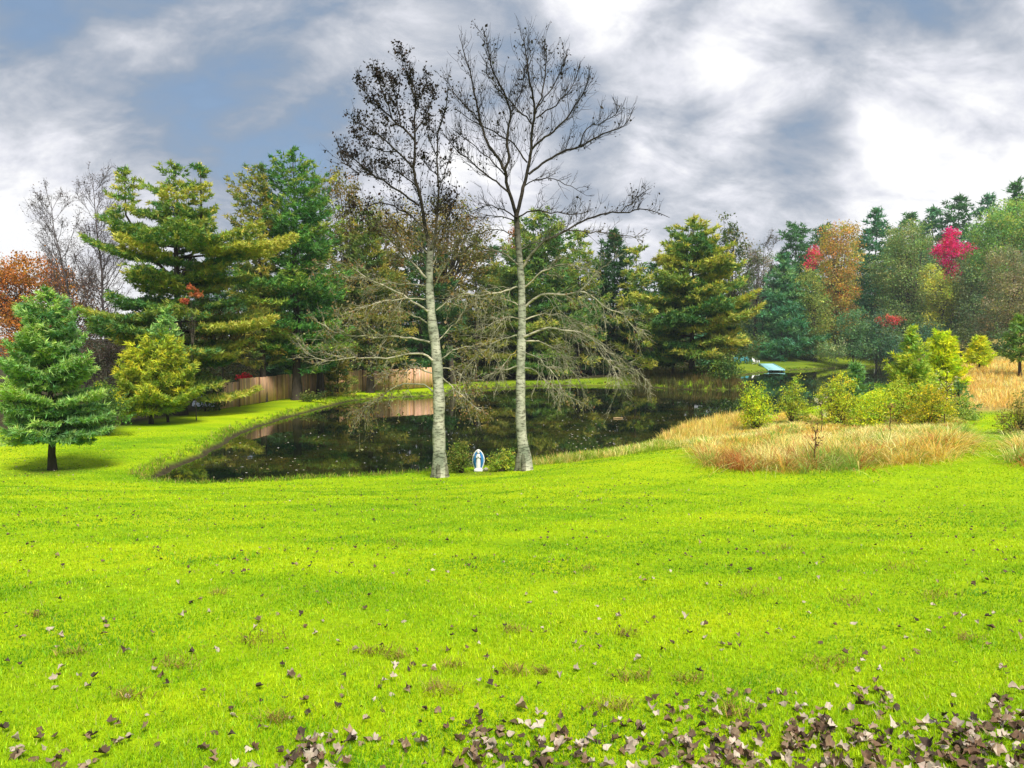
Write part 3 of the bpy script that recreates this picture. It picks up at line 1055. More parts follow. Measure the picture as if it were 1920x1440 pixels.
L1 = [
    ([(806, 470), (797, 420), (791, 390), (782, 346), (775, 310), (778, 255), (778, 204), (778, 164), (772, 120), (768, 96)], .068, 6.5, .55, U, 1.2, .05),
    ([(778, 168), (764, 122), (757, 92), (750, 78)], .020, 10, .38, U, 1.7, -.2),
    ([(778, 200), (784, 178), (798, 140), (806, 120)], .018, 10, .4, U, 1.5, .3),
    ([(778, 257), (738, 215), (702, 182), (673, 150), (668, 130)], .032, 9, .5, U, 1.7, .15),
    ([(735, 212), (722, 170), (708, 130), (704, 104)], .020, 10, .42, U, 1.8, -.2),
    ([(752, 230), (745, 190), (738, 155), (732, 120)], .020, 10, .42, U, 1.7, .3),
    ([(775, 313), (746, 281), (720, 255), (684, 228), (658, 218)], .030, 9, .5, U, 1.7, -.15),
    ([(745, 280), (712, 280), (680, 262), (660, 236)], .016, 9, .4, U, 1.5, .3),
    ([(786, 386), (746, 357), (702, 328), (666, 299), (640, 275), (626, 250)], .032, 9, .5, U, 1.6, .1),
    ([(720, 338), (690, 325), (660, 318), (640, 300)], .016, 9, .45, .3, 1.3, -.3),
    ([(782, 350), (760, 330), (735, 315), (705, 300)], .020, 9, .5, U, 1.6, .3),
    ([(779, 240), (795, 215), (808, 185), (815, 150)], .018, 9, .42, U, 1.2, .2),
    ([(808, 466), (816, 440), (820, 400), (822, 364), (820, 292), (818, 255), (830, 215), (838, 182), (838, 140)], .042, 6, .4, U, .8, -.1),
    ([(820, 292), (806, 260), (800, 225), (798, 195)], .016, 8, .4, U, 1.2, -.3),
    ([(822, 360), (835, 320), (848, 280), (850, 250)], .014, 7, .4, U, .7, .2),
    ([(821, 330), (805, 315), (792, 290)], .012, 9, .4, U, 1.2, .2),
    ([(820, 405), (838, 395), (852, 400)], .012, 9, .4, .1, 1.6, .2),
    ([(816, 440), (840, 415), (846, 380), (842, 365)], .014, 9, .45, .2, 1.8, .2),
    ([(800, 430), (770, 405), (740, 385), (700, 380), (665, 392)], .026, 9, .6, .1, 1.1, .2),
    ([(800, 522), (775, 495), (750, 470), (725, 442), (700, 425), (675, 405)], .034, 8, .65, .1, .9, .12),
    ([(805, 478), (780, 455), (758, 430), (735, 418)], .022, 9, .6, .1, 1.1, -.3),
    ([(798, 536), (757, 532), (720, 532), (688, 540)], .020, 8, .6, -.2, .7, .3),
    ([(802, 584), (762, 557), (717, 535), (687, 520), (650, 497), (620, 492), (595, 496)], .036, 8, .65, -.1, .5, -.1),
    ([(687, 520), (655, 522), (630, 512), (605, 515)], .014, 8, .4, -.2, .3, .3),
    ([(806, 642), (790, 635), (725, 632), (687, 630), (650, 632), (617, 615), (587, 600)], .036, 9, .65, -.1, .55, .12),
    ([(720, 632), (690, 612), (660, 596), (628, 588)], .016, 9, .45, .1, .5, -.3),
    ([(811, 676), (795, 661), (750, 667), (700, 672), (645, 672), (597, 676), (572, 665), (560, 642)], .034, 8, .55, 0, .3, -.12),
    ([(650, 672), (625, 664), (600, 662), (578, 655)], .014, 8, .35, .1, .3, .2),
    ([(816, 738), (790, 717), (750, 720), (722, 738), (690, 765), (664, 782)], .026, 10, .65, -.5, 1.0, .2),
    ([(812, 700), (785, 690), (752, 692), (720, 702)], .020, 10, .6, -.4, 1.1, -.3),
    ([(808, 610), (775, 590), (740, 580), (705, 585)], .024, 10, .65, -.2, 1.0, .35),
    ([(804, 560), (770, 560), (735, 562), (700, 570), (670, 580)], .022, 9, .65, -.3, .9, -.35),
    ([(826, 674), (850, 655), (870, 650), (903, 650)], .020, 9, .6, -.4, .6, .2),
    ([(827, 706), (855, 732), (882, 755), (902, 772)], .018, 10, .5, -.4, 1.1, -.2),
    ([(824, 690), (845, 690), (868, 705), (890, 730)], .018, 10, .6, -.5, 1.0, .3),
    ([(818, 582), (850, 557), (880, 548), (905, 560)], .020, 9, .6, -.2, .6, -.2),
    ([(820, 640), (845, 615), (868, 590), (880, 560)], .018, 8, .5, 0, .5, .2),
    ([(812, 540), (830, 505), (850, 480), (872, 470)], .018, 8, .55, .1, .7, -.2),
    ([(809, 500), (825, 470), (838, 440)], .016, 9, .5, .2, 1.0, .3),
]
poplar('tall poplar with pale trunk and many dark curled leaves, standing left of the little statue', 826, 20.2,
       [(826, 897), (824, 850), (822, 800), (824, 760), (820, 690), (817, 650), (810, 605), (805, 542), (805, 500), (807, 462)],
       [.20, .172, .16, .153, .141, .135, .116, .102, .093, .08], L1, 5,
       [(.018, .013, .011), (.034, .020, .014), (.24, .18, .08), (.30, .26, .11), (.20, .18, .05), (.24, .15, .07)])

# ------------------------------------------------------------------ pines and woods, left to right
G_L = 'trees along the fence on the left bank'
G_F = 'trees of the wood beyond the far bank'
pine('small blue-green pine with bare lower trunk alone on the lawn by the pond', 99, 21.3,
     [(549, 90, 106), (575, 66, 132), (620, 40, 150), (680, 12, 168), (730, 2, 182), (780, 0, 190), (815, 12, 186), (838, 35, 155)], PINE_B, 21, name='small_pine_tree',
     layer=17, nb=6, yel=.55, rise=.5, dens=1.4, tr=.10, nk=14, ln=1.2, droop=.08)
pine('big spreading white pine with three tops and long yellowed boughs, left of the fence', 338, 38,
     [(318, 331, 347), (340, 300, 372), (400, 262, 405), (440, 225, 425), (470, 182, 528), (500, 235, 480), (540, 238, 500), (580, 190, 455), (625, 148, 548), (665, 212, 538), (705, 320, 515), (745, 330, 440)],
     PINE_Y, 33, group=G_L, layer=25, nb=5, yel=.62, rise=.22, dens=1.25, tr=.28, droop=.06, nk=13,
     extra=[(246, [(326, 236, 256), (345, 222, 278), (395, 205, 296), (440, 205, 300)]), (386, [(317, 380, 394), (345, 364, 404), (400, 350, 412), (440, 345, 415)])])
pine('thin-topped pine with brownish yellow needles beside the tallest green pine', 494, 46,
     [(323, 464, 482), (345, 440, 506), (400, 432, 512), (450, 438, 518), (520, 430, 522), (600, 420, 545), (690, 430, 560)], PINE_O, 41, group=G_L, layer=17, nb=5, yel=.72, rise=.5, tr=.2, dens=.8)
pine('tallest green pine of the left bank, its trunk in front of the fence', 557, 47.2,
     [(292, 541, 559), (310, 518, 583), (360, 506, 600), (420, 500, 632), (480, 480, 640), (540, 445, 652), (600, 475, 660), (655, 485, 655), (690, 540, 632)], PINE_G, 42, group=G_L, layer=17, nb=5, yel=.42, rise=.3, tr=.27, dens=1.0)
pine('slim pine with olive needles just right of the tallest green pine', 601, 50,
     [(338, 606, 628), (380, 580, 642), (450, 568, 655), (550, 556, 668), (640, 556, 668), (690, 575, 645)], PINE_Y, 43, group=G_L, layer=18, nb=4, yel=.45, rise=.25, tr=.22)
pine('small green pine screening part of the fence between the tree trunks', 634, 51, [(655, 628, 640), (680, 612, 655), (710, 604, 664), (738, 602, 668)], PINE_O, 57, group=G_L, layer=11, nb=6, yel=.5, rise=.3, tr=.05)
leafy('leafy dark bush in front of the fence beside the tallest green pine', 585, 46, [(580, 745, 20, 9), (598, 738, 16, 9)], [(.05, .075, .02), (.09, .10, .025)], 58, name='bush', cat='bush', stems=4, dens=.5)
pine('dusky pine behind the left poplar, standing at the fence', 694, 54,
     [(405, 680, 712), (470, 645, 742), (560, 620, 765), (640, 628, 775), (690, 655, 745)], PINE_O, 44, group=G_L, layer=19, nb=5, yel=.5, rise=.15, tr=.24)
leafy('olive brown broadleaf tree rising behind the lower limbs of the left poplar', 652, 57,
      [(645, 372, 34, 46), (672, 420, 50, 52), (720, 455, 55, 52), (648, 480, 40, 55), (700, 530, 60, 50), (655, 570, 40, 50)],
      [(.085, .080, .018), (.13, .105, .022), (.060, .070, .018), (.16, .10, .03)], 51, group=G_L, dens=.34, trunk_r=.24)
leafy('russet and olive broadleaf tree between the two poplars', 850, 66,
      [(840, 415, 50, 46), (885, 455, 42, 50), (800, 468, 45, 60), (765, 440, 40, 48), (850, 510, 60, 50), (780, 530, 50, 50)],
      [(.095, .085, .020), (.14, .09, .025), (.060, .070, .018), (.17, .13, .03)], 52, group=G_L, dens=.32)
pine('dark layered pine behind the left poplar trunk', 790, 64.5,
     [(440, 780, 800), (500, 745, 835), (580, 720, 860), (650, 715, 870), (700, 730, 850)], PINE_D, 45, group=G_L, layer=20, nb=5, yel=.55, rise=.08)
pine('pine with flat yellow-green boughs between the two poplar trunks', 893, 70,
     [(450, 885, 900), (500, 860, 930), (580, 835, 955), (650, 830, 960), (705, 850, 940)], PINE_O, 46, group=G_L, layer=22, nb=5, yel=.5, rise=.05)
pine('round-topped green pine directly behind the right poplar trunk', 1012, 74,
     [(403, 1000, 1026), (420, 980, 1045), (450, 958, 1066), (500, 935, 1090), (560, 920, 1110), (640, 915, 1125), (705, 935, 1105)], PINE_Y, 47, group=G_L, layer=16, nb=6, yel=.42, rise=.3)
pine('light green pine right of the round-topped one, behind the poplar branches', 1085, 77,
     [(440, 1078, 1094), (480, 1056, 1112), (540, 1045, 1128), (620, 1040, 1135), (700, 1050, 1125)], PINE_Y, 48, group=G_L, layer=16, nb=5, yel=.6, rise=.3)
pine('narrow dark spruce with pointed top left of the peninsula pine', 1150, 80,
     [(437, 1147, 1153), (470, 1128, 1172), (520, 1112, 1192), (600, 1098, 1208), (700, 1090, 1215)], PINE_D, 49, group=G_L, layer=12, nb=6, yel=.3, rise=.1, name='spruce_tree')
pine('yellow-olive pine between the narrow spruce and the peninsula pine', 1192, 77,
     [(472, 1184, 1203), (520, 1160, 1222), (600, 1145, 1238), (690, 1145, 1240)], PINE_Y, 50, group=G_L, layer=17, nb=5, yel=.7, rise=.15)
pine('large pine with yellow-tipped boughs on the reedy peninsula', 1297, 66,
     [(417, 1285, 1318), (428, 1262, 1330), (450, 1248, 1345), (480, 1226, 1358), (520, 1212, 1376), (570, 1202, 1394), (612, 1196, 1402), (650, 1200, 1396), (678, 1225, 1370)], PINE_Y, 61,
     layer=18, nb=7, yel=.62, rise=.2, tr=.24, dens=1.5, droop=.05, nk=13)
pine('young dark pine in the shade left of the large peninsula pine', 1262, 68,
     [(560, 1255, 1268), (620, 1225, 1290), (690, 1215, 1300)], PINE_D, 62, layer=15, nb=5, yel=.3, tr=.12)
leafy('green leafy bush at the foot of the large peninsula pine', 1335, 65.5, [(1335, 685, 42, 34), (1310, 700, 30, 22), (1362, 700, 26, 22)],
      [(.030, .075, .018), (.055, .10, .02), (.09, .12, .03)], 63, name='bush', cat='bush', stems=4, dens=.5)
leafy('thin dark tree with small leaves behind the peninsula pine', 1370, 92, [(1366, 428, 16, 24), (1372, 462, 28, 30), (1374, 515, 36, 40), (1374, 580, 42, 45), (1372, 640, 46, 42)],
      [(.030, .055, .016), (.055, .075, .018), (.09, .095, .025)], 64, dens=.33)
leafy('thin brownish grey tree between the peninsula pine and the teal spruce', 1412, 124, [(1408, 480, 24, 26), (1432, 500, 26, 30), (1415, 540, 34, 34), (1435, 580, 34, 34)],
      [(.07, .06, .045), (.09, .075, .05), (.05, .06, .04)], 98, group=G_F, dens=.24)
bare_tree('grey twiggy bare tree between the peninsula pine and the teal spruce', 1428, 120, 446, 42, 65, (.13, .11, .10), (.12, .11, .09), 900, r=.14)
pine('teal spruce on the far bank above the turquoise dock', 1466, 118,
     [(486, 1461, 1471), (520, 1443, 1488), (560, 1425, 1506), (620, 1404, 1532), (668, 1400, 1545)], PINE_T, 66, group=G_F, layer=11, nb=6, yel=.35, rise=.06, name='spruce_tree')
pine('dark flat-topped pine peeping over the teal spruce', 1488, 138,
     [(428, 1476, 1500), (446, 1460, 1513), (470, 1468, 1508), (500, 1455, 1520), (600, 1430, 1545)], PINE_D, 67, group=G_F, layer=13, nb=5, yel=.2)
leafy('scarlet maple top showing over the wood left of the orange tree', 1526, 134, [(1526, 478, 15, 13), (1522, 500, 12, 12)],
      [(.30, .02, .05), (.38, .04, .08)], 68, group=G_F, name='maple_tree', dens=.5)
leafy('olive yellow slender tree between the teal spruce and the orange tree', 1527, 117, [(1520, 540, 24, 40), (1530, 590, 28, 50), (1530, 640, 28, 36)],
      [(.09, .11, .025), (.13, .13, .03), (.06, .085, .025)], 69, group=G_F, dens=.45)
pine('grey-green pine top behind the orange tree', 1540, 152, [(432, 1530, 1550), (460, 1518, 1560), (520, 1510, 1570), (620, 1500, 1585)], PINE_D, 70, group=G_F, layer=14, yel=.3)
leafy('orange and gold broadleaf tree on the far bank', 1573, 125, [(1573, 450, 36, 30), (1566, 495, 40, 36), (1574, 545, 36, 36), (1578, 595, 34, 36)],
      [(.17, .12, .025), (.20, .085, .02), (.12, .12, .03), (.12, .085, .04)], 71, group=G_F, dens=.5)
pine('dark blue-green pine right of the orange tree', 1638, 131, [(399, 1630, 1646), (425, 1618, 1662), (470, 1600, 1674), (520, 1594, 1682), (590, 1588, 1682), (660, 1590, 1684)], PINE_T, 72, group=G_F, layer=13, nb=5, yel=.12, rise=.1)
leafy('tall olive grey broadleaf tree left of the magenta maple', 1706, 119, [(1706, 452, 44, 34), (1696, 505, 50, 44), (1712, 560, 50, 46), (1700, 612, 50, 40), (1705, 650, 40, 26)],
      [(.070, .105, .040), (.095, .12, .045), (.055, .090, .035), (.11, .115, .05)], 73, group=G_F, dens=.5)
leafy('bright magenta maple in the far wood', 1781, 123, [(1783, 440, 11, 14), (1775, 474, 25, 23), (1782, 512, 15, 22), (1815, 470, 14, 14), (1778, 455, 16, 14)],
      [(.30, .008, .09), (.38, .012, .11), (.22, .01, .06)], 74, group=G_F, name='maple_tree', dens=.55)
leafy('pale yellow broadleaf tree under the magenta maple', 1768, 115, [(1772, 545, 38, 24), (1745, 520, 18, 24), (1752, 602, 26, 18), (1770, 575, 28, 24)],
      [(.20, .19, .03), (.16, .17, .04), (.11, .12, .04)], 75, group=G_F, dens=.5)
pine('umbrella-topped skyline pine above the magenta maple', 1792, 150, [(378, 1784, 1800), (388, 1762, 1820), (402, 1764, 1818), (430, 1770, 1812), (520, 1750, 1830)], PINE_D, 76, group=G_F, layer=13, yel=.25)
pine('skyline pine left of the umbrella-topped one', 1745, 156, [(396, 1738, 1752), (420, 1725, 1765), (480, 1715, 1780), (600, 1700, 1790)], PINE_T, 77, group=G_F, layer=14, yel=.15)
pine('short skyline pine over the olive grey broadleaf tree', 1702, 160, [(406, 1694, 1709), (430, 1680, 1722), (520, 1670, 1735)], PINE_D, 78, group=G_F, layer=14, yel=.3)
pine('skyline pine right of the umbrella-topped one', 1846, 150, [(377, 1839, 1853), (400, 1826, 1866), (470, 1815, 1880), (600, 1800, 1890)], PINE_T, 79, group=G_F, layer=14, yel=.2)
pine('tallest skyline pine by the right edge of the photo', 1900, 146, [(350, 1896, 1904), (372, 1884, 1916), (420, 1870, 1930), (520, 1855, 1945)], PINE_D, 80, group=G_F, layer=14, yel=.25)
leafy('large light green broadleaf tree at the right edge of the wood', 1868, 112, [(1862, 440, 40, 44), (1892, 412, 36, 34), (1846, 500, 36, 44), (1925, 430, 36, 45), (1870, 530, 36, 40)],
      [(.075, .14, .045), (.10, .16, .045), (.06, .11, .045), (.14, .15, .04)], 81, group=G_F, dens=.5)
leafy('grey-brown broadleaf tree below the light green one at the right edge', 1895, 101, [(1895, 500, 40, 38), (1888, 560, 46, 46), (1880, 620, 48, 40), (1935, 560, 36, 60)],
      [(.085, .085, .050), (.10, .095, .055), (.06, .075, .045), (.12, .10, .06)], 82, group=G_F, dens=.5)
leafy('dull green tree standing right of the magenta maple', 1822, 112, [(1822, 530, 30, 40), (1826, 590, 36, 40), (1815, 640, 40, 34)],
      [(.045, .075, .04), (.065, .085, .045), (.08, .085, .045)], 83, group=G_F, dens=.5)
leafy('orange-brown oak at the far left edge behind the small pine', 52, 52, [(52, 512, 62, 36), (15, 555, 40, 60), (88, 562, 46, 50), (55, 620, 66, 50), (-40, 560, 40, 70)],
      [(.32, .125, .025), (.25, .10, .025), (.36, .16, .03), (.16, .09, .03)], 84, name='oak_tree', dens=.5)
leafy('brown-leaved thicket tree between the orange oak and the bare trees', 142, 56, [(140, 560, 40, 52), (150, 620, 46, 46), (115, 525, 24, 24)],
      [(.13, .065, .03), (.10, .06, .035), (.16, .08, .03)], 85, dens=.36)
bare_tree('left of two bare grey trees leaning behind the orange oak', 166, 47, 378, 78, 86, (.105, .085, .085), (.10, .075, .07), 1500, lean=-62, r=.11, n1=34)
bare_tree('taller of two bare grey trees beside the big white pine', 207, 50, 338, 72, 87, (.095, .078, .078), (.10, .075, .07), 1700, lean=-22, r=.12, n1=38)
leafy('dark leafless brushwood behind the bushy yellow-green pine', 192, 45, [(190, 640, 44, 52), (235, 655, 40, 44), (150, 690, 40, 36), (232, 705, 30, 30)],
      [(.040, .032, .028), (.055, .04, .03), (.035, .045, .028)], 88, name='brush', cat='bush', stems=7, dens=.36)
pine('bushy yellow-green young pine at the edge of the lawn left of the fence', 284, 33,
     [(645, 300, 322), (665, 262, 345), (700, 226, 352), (735, 212, 362), (765, 210, 368), (788, 222, 360)], [(.10, .15, .02), (.20, .22, .022), (.30, .29, .022)], 89, name='young_pine_tree',
     layer=13, nb=7, yel=.62, rise=.7, dens=1.7, tr=.09, nk=13, ln=1.1, extra=[(250, [(668, 240, 262), (700, 222, 280), (740, 214, 290)]), (330, [(655, 322, 340), (700, 310, 362), (740, 310, 372)])])
pine('young pine with grey-green leader growing out of the bushy yellow-green one', 315, 33.6, [(586, 311, 319), (615, 296, 333), (655, 276, 352), (700, 268, 362)], PINE_B, 90, name='pine_sapling', layer=12, nb=5, yel=.5, rise=.5, tr=.05)
leafy('low green bushes under the trees right of the small pine', 195, 29.5, [(192, 748, 34, 32), (222, 770, 34, 24), (178, 782, 36, 24)],
      [(.045, .10, .02), (.08, .13, .02), (.03, .07, .02)], 91, name='bush', cat='bush', stems=5, dens=.5)
leafy('small dark green bush between the bushy yellow-green pine and the fence end', 385, 40, [(380, 728, 26, 34), (405, 748, 18, 22)],
      [(.025, .06, .02), (.045, .085, .02), (.10, .12, .02)], 92, name='bush', cat='bush', stems=4, dens=.5)
leafy('spray of red-orange maple leaves in the shade of the big white pine', 366, 34.5, [(360, 545, 8, 9), (370, 554, 10, 5), (345, 563, 6, 4)],
      [(.26, .06, .035), (.30, .10, .04)], 93, name='maple_sapling', dens=.3, trunk_r=.02)
leafy('small bright red bush showing above the left end of the fence', 459, 46.5, [(459, 707, 13, 7), (459, 722, 9, 10)], [(.52, .012, .03), (.40, .01, .03)], 94, name='red_bush', cat='bush', stems=3, dens=1.0)
leafy('brown and ochre understory tree below the boughs of the big white pine', 420, 42, [(415, 610, 50, 30), (380, 600, 34, 34), (450, 640, 34, 26)],
      [(.12, .085, .02), (.17, .11, .02), (.06, .065, .02)], 95, dens=.3)
leafy('sliver of orange maple left of the round-topped pine', 961, 78, [(962, 440, 10, 16), (958, 470, 14, 18)], [(.32, .10, .02), (.25, .09, .02)], 96, name='maple_tree', dens=.45)
# understory of the far wood
for k, (px, Y, bl, pal, lab) in enumerate([
    (1420, 128, [(1420, 600, 34, 50), (1415, 650, 40, 26)], [(.016, .050, .030), (.03, .06, .03)], 'dark bush behind the row of garden chairs'),
    (1600, 112, [(1600, 612, 28, 34), (1610, 650, 34, 26)], [(.035, .075, .035), (.055, .09, .04)], 'mid green bush at the water below the orange tree'),
    (1560, 110, [(1562, 655, 28, 20)], [(.06, .09, .04), (.08, .10, .04)], 'small olive bush on the far lawn edge below the orange tree'),
    (1645, 113, [(1645, 630, 34, 40), (1650, 655, 40, 20)], [(.022, .055, .035), (.04, .07, .04)], 'dark teal thicket at the far end of the pond'),
    (1665, 111, [(1666, 601, 22, 9)], [(.22, .035, .035), (.16, .04, .03)], 'dull red shrub against the olive grey broadleaf tree'),
    (1745, 108, [(1745, 640, 42, 34), (1705, 665, 36, 20)], [(.018, .045, .03), (.03, .06, .035)], 'deep green thicket behind the tall yellow sapling'),
    (1800, 72, [(1800, 645, 28, 34), (1795, 672, 30, 24)], [(.065, .085, .04), (.09, .10, .05), (.05, .07, .03)], 'grey-green bush between the two bright saplings'),
    (1865, 78, [(1862, 650, 26, 34), (1872, 668, 30, 24)], [(.04, .075, .035), (.06, .09, .04)], 'dark green bush right of the small yellow sapling'),
]):
    leafy(lab, px, Y, bl, pal, 120 + k, name='bush', cat='bush', stems=5, dens=.5)

# saplings and shrubs of the rough patch on the right
YG = [(.24, .26, .014), (.17, .23, .018), (.29, .29, .014), (.10, .15, .018)]
for k, (px, Y, bl, pal, lab, st) in enumerate([
    (1418, 27.5, [(1414, 748, 28, 28), (1424, 775, 34, 26), (1408, 790, 26, 16)], YG, 'leftmost yellow-green shrub of the rough patch, tall above the grass', 5),
    (1487, 28, [(1494, 730, 14, 20), (1480, 755, 24, 26), (1500, 775, 28, 24)], [(.15, .19, .025), (.20, .21, .02), (.10, .13, .02)], 'slender green-yellow shrub, second from the left in the rough patch', 4),
    (1572, 27, [(1580, 720, 24, 18), (1562, 748, 30, 28), (1590, 765, 34, 28), (1550, 785, 24, 18)], [(.20, .22, .02), (.14, .18, .025), (.25, .24, .02)], 'loose yellow shrub with pale upper leaves in the middle of the rough patch', 5),
    (1640, 26.5, [(1632, 770, 42, 28), (1655, 755, 30, 24), (1610, 790, 36, 18)], YG, 'broad low yellow shrub right of the middle of the rough patch', 7),
    (1745, 26, [(1735, 755, 40, 30), (1760, 775, 36, 28), (1720, 785, 34, 20), (1765, 740, 20, 20)], [(.22, .21, .014), (.17, .19, .017), (.11, .13, .017), (.27, .21, .014)], 'dense golden shrub below the two tall saplings', 7),
    (1812, 27, [(1812, 790, 24, 22), (1800, 765, 20, 22)], [(.11, .15, .035), (.14, .17, .03)], 'feathery green bush at the right end of the rough patch', 4),
    (1910, 22.5, [(1910, 795, 30, 26), (1930, 770, 30, 30), (1900, 825, 22, 16)], [(.12, .10, .03), (.16, .13, .03), (.09, .11, .03)], 'brownish bush right of the grass path at the edge of the photo', 5),
    (1690, 27, [(1690, 735, 24, 26), (1672, 758, 22, 24)], [(.20, .21, .02), (.15, .18, .02)], 'yellow leafy shrub in front of the tall pine sapling', 4),
]):
    bl = [(a, b - 3, c * .88, d * 1.12) for a, b, c, d in bl]
    leafy(lab, px, Y, bl, pal, 140 + k, name='shrub', cat='bush', stems=st, dens=.62, clump=18, lsz=.8, bright=1.45)
pine('tall pale green pine sapling with pointed leader, above the rough patch', 1706, 29, [(622, 1702, 1711), (650, 1692, 1722), (690, 1668, 1746), (740, 1658, 1758), (780, 1662, 1750)],
     [(.11, .19, .04), (.20, .25, .035), (.30, .30, .03)], 160, name='pine_sapling', layer=13, nb=7, yel=.55, rise=.6, tr=.06, dens=1.8)
pine('bright yellow-green pine sapling beside the tall pale one', 1765, 34, [(628, 1755, 1773), (650, 1738, 1790), (685, 1732, 1800), (715, 1734, 1802), (738, 1745, 1795)],
     [(.20, .27, .015), (.28, .32, .014), (.34, .34, .014)], 161, name='pine_sapling', layer=10, nb=8, yel=.6, rise=.6, tr=.06, dens=1.9)
pine('small yellow sapling alone at the top of the straw field', 1835, 44, [(636, 1830, 1840), (655, 1818, 1850), (675, 1813, 1857), (690, 1815, 1855)],
     [(.20, .26, .02), (.28, .30, .016), (.32, .31, .016)], 162, name='pine_sapling', layer=9, nb=7, yel=.6, rise=.5, tr=.05, dens=1.4)
pine('green pine at the right edge of the photo beside the straw field', 1912, 40, [(598, 1906, 1918), (625, 1888, 1936), (660, 1876, 1950), (688, 1882, 1945)],
     [(.075, .14, .04), (.11, .17, .035), (.16, .19, .03)], 163, name='pine_sapling', layer=13, nb=6, yel=.35, rise=.4, tr=.08, dens=1.3)
pine('little green pine sapling poking up behind the loose yellow shrub', 1601, 30, [(688, 1598, 1605), (705, 1588, 1616), (730, 1580, 1628), (750, 1582, 1625)], PINE_B, 164, name='pine_sapling', layer=10, nb=5, yel=.25, rise=.7, tr=.04)
pine('thin grey-green pine sapling at the right end of the rough patch', 1796, 28, [(718, 1793, 1800), (750, 1780, 1818), (790, 1768, 1830), (815, 1772, 1826)], [(.07, .12, .045), (.10, .15, .045), (.14, .17, .04)], 165,
     name='pine_sapling', layer=15, nb=5, yel=.3, rise=.6, tr=.04, nk=6)

# bushes at the statue
leafy('olive bush left of the little statue, against the left poplar trunk', 866, 20.9, [(860, 850, 20, 20), (872, 862, 14, 19), (852, 866, 14, 18), (868, 834, 14, 9)],
      [(.075, .10, .02), (.12, .13, .03), (.045, .075, .015), (.17, .15, .05)], 170, name='bush', cat='bush', stems=7, dens=.9, clump=18, lsz=.8, bright=1.5)
leafy('straggly yellow-green bush right of the little statue', 942, 20.8, [(938, 864, 22, 16), (950, 852, 14, 12), (928, 876, 14, 10), (958, 872, 14, 10)],
      [(.11, .16, .02), (.18, .20, .02), (.06, .11, .02), (.16, .14, .025)], 171, name='bush', cat='bush', stems=8, dens=.8, clump=14, lsz=.8, bright=1.5)

# the wood behind: filler trees that close the gaps
rngf = np.random.RandomState(5)


def filler(label, kind, spots, px0, Y0, prof, pal, seed, blobs=None):
    if kind == 'pine':
        src = pine(label, px0, Y0, prof, pal, seed, group=label.split(' of ')[0] + 's', layer=17, yel=.3)
    else:
        src = leafy(label, px0, Y0, blobs, pal, seed, group=label.split(' of ')[0] + 's', dens=.34)
    for (px, Y, sc) in spots:
        c = src.copy()
        COL.objects.link(c)
        c.location = base_of(px, Y)
        c.scale = (sc * rngf.uniform(.95, 1.25), sc * rngf.uniform(.95, 1.25), sc)
        c.rotation_euler = (0, 0, rngf.rand() * 6.28)
        for ch in src.children:
            k = ch.copy()
            COL.objects.link(k)
            k.parent = c


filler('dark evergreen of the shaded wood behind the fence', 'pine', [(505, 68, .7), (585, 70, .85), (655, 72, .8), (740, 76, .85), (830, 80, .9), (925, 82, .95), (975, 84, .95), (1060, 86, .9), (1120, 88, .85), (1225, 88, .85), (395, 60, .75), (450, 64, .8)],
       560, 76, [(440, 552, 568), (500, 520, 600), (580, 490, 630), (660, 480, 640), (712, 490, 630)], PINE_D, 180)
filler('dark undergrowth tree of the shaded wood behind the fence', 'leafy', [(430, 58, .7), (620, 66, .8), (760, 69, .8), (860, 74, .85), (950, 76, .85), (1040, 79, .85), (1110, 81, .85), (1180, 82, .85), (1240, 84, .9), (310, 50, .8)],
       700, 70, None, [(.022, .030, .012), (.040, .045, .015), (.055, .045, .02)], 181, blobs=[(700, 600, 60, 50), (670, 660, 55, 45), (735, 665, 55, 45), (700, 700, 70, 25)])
filler('mixed green evergreen of the far hillside wood', 'pine', [(1400, 150, .8), (1445, 158, .8), (1600, 150, .95), (1665, 150, .95), (1725, 140, .9), (1820, 140, .9), (1870, 134, .95), (1925, 130, .95), (1980, 130, 1.0), (1560, 142, .75), (1340, 120, .7), (1290, 110, .7), (2080, 122, 1), (2190, 112, 1), (2310, 104, 1)],
       1510, 150, [(470, 1505, 1515), (510, 1485, 1535), (570, 1470, 1550), (640, 1462, 1560), (675, 1470, 1552)], PINE_T, 182)
filler('grey-green broadleaf of the far hillside wood', 'leafy', [(1690, 138, .9), (1770, 132, .95), (1840, 122, .95), (1960, 120, 1.1), (2030, 106, 1), (2140, 100, 1), (2260, 96, 1), (1500, 128, .6), (1550, 130, .7), (1395, 135, .6)],
       1615, 140, None, [(.055, .075, .04), (.075, .085, .04), (.045, .07, .035)], 183, blobs=[(1615, 520, 36, 40), (1590, 570, 38, 42), (1640, 575, 38, 42), (1612, 630, 50, 40)])
# ------------------------------------------------------------------ grass
def ground_px(px, py):
    """vectorised hit on the lawn"""
    px, py = np.asarray(px, float), np.asarray(py, float)
    d = FW[None] * F + RT[None] * (px - 960)[:, None] + UP[None] * (720 - py)[:, None]
    t = CAMZ / (-.09 * d[:, 1] - d[:, 2])
    for _ in range(6):
        P = CAM + d * t[:, None]
        z, sd = terrain(P[:, :2])
        t = t + .8 * (P[:, 2] - z) / (-(d[:, 2] + .09 * d[:, 1]))
    P = CAM + d * t[:, None]
    z, sd = terrain(P[:, :2])
    P[:, 2] = z
    return P, sd


def dry_mask(P):
    return np.maximum.reduce([seglen_mask(P, ISLAND, .3), seglen_mask(P, RCLUMP, .3), seglen_mask(P, FIELD, .5)])


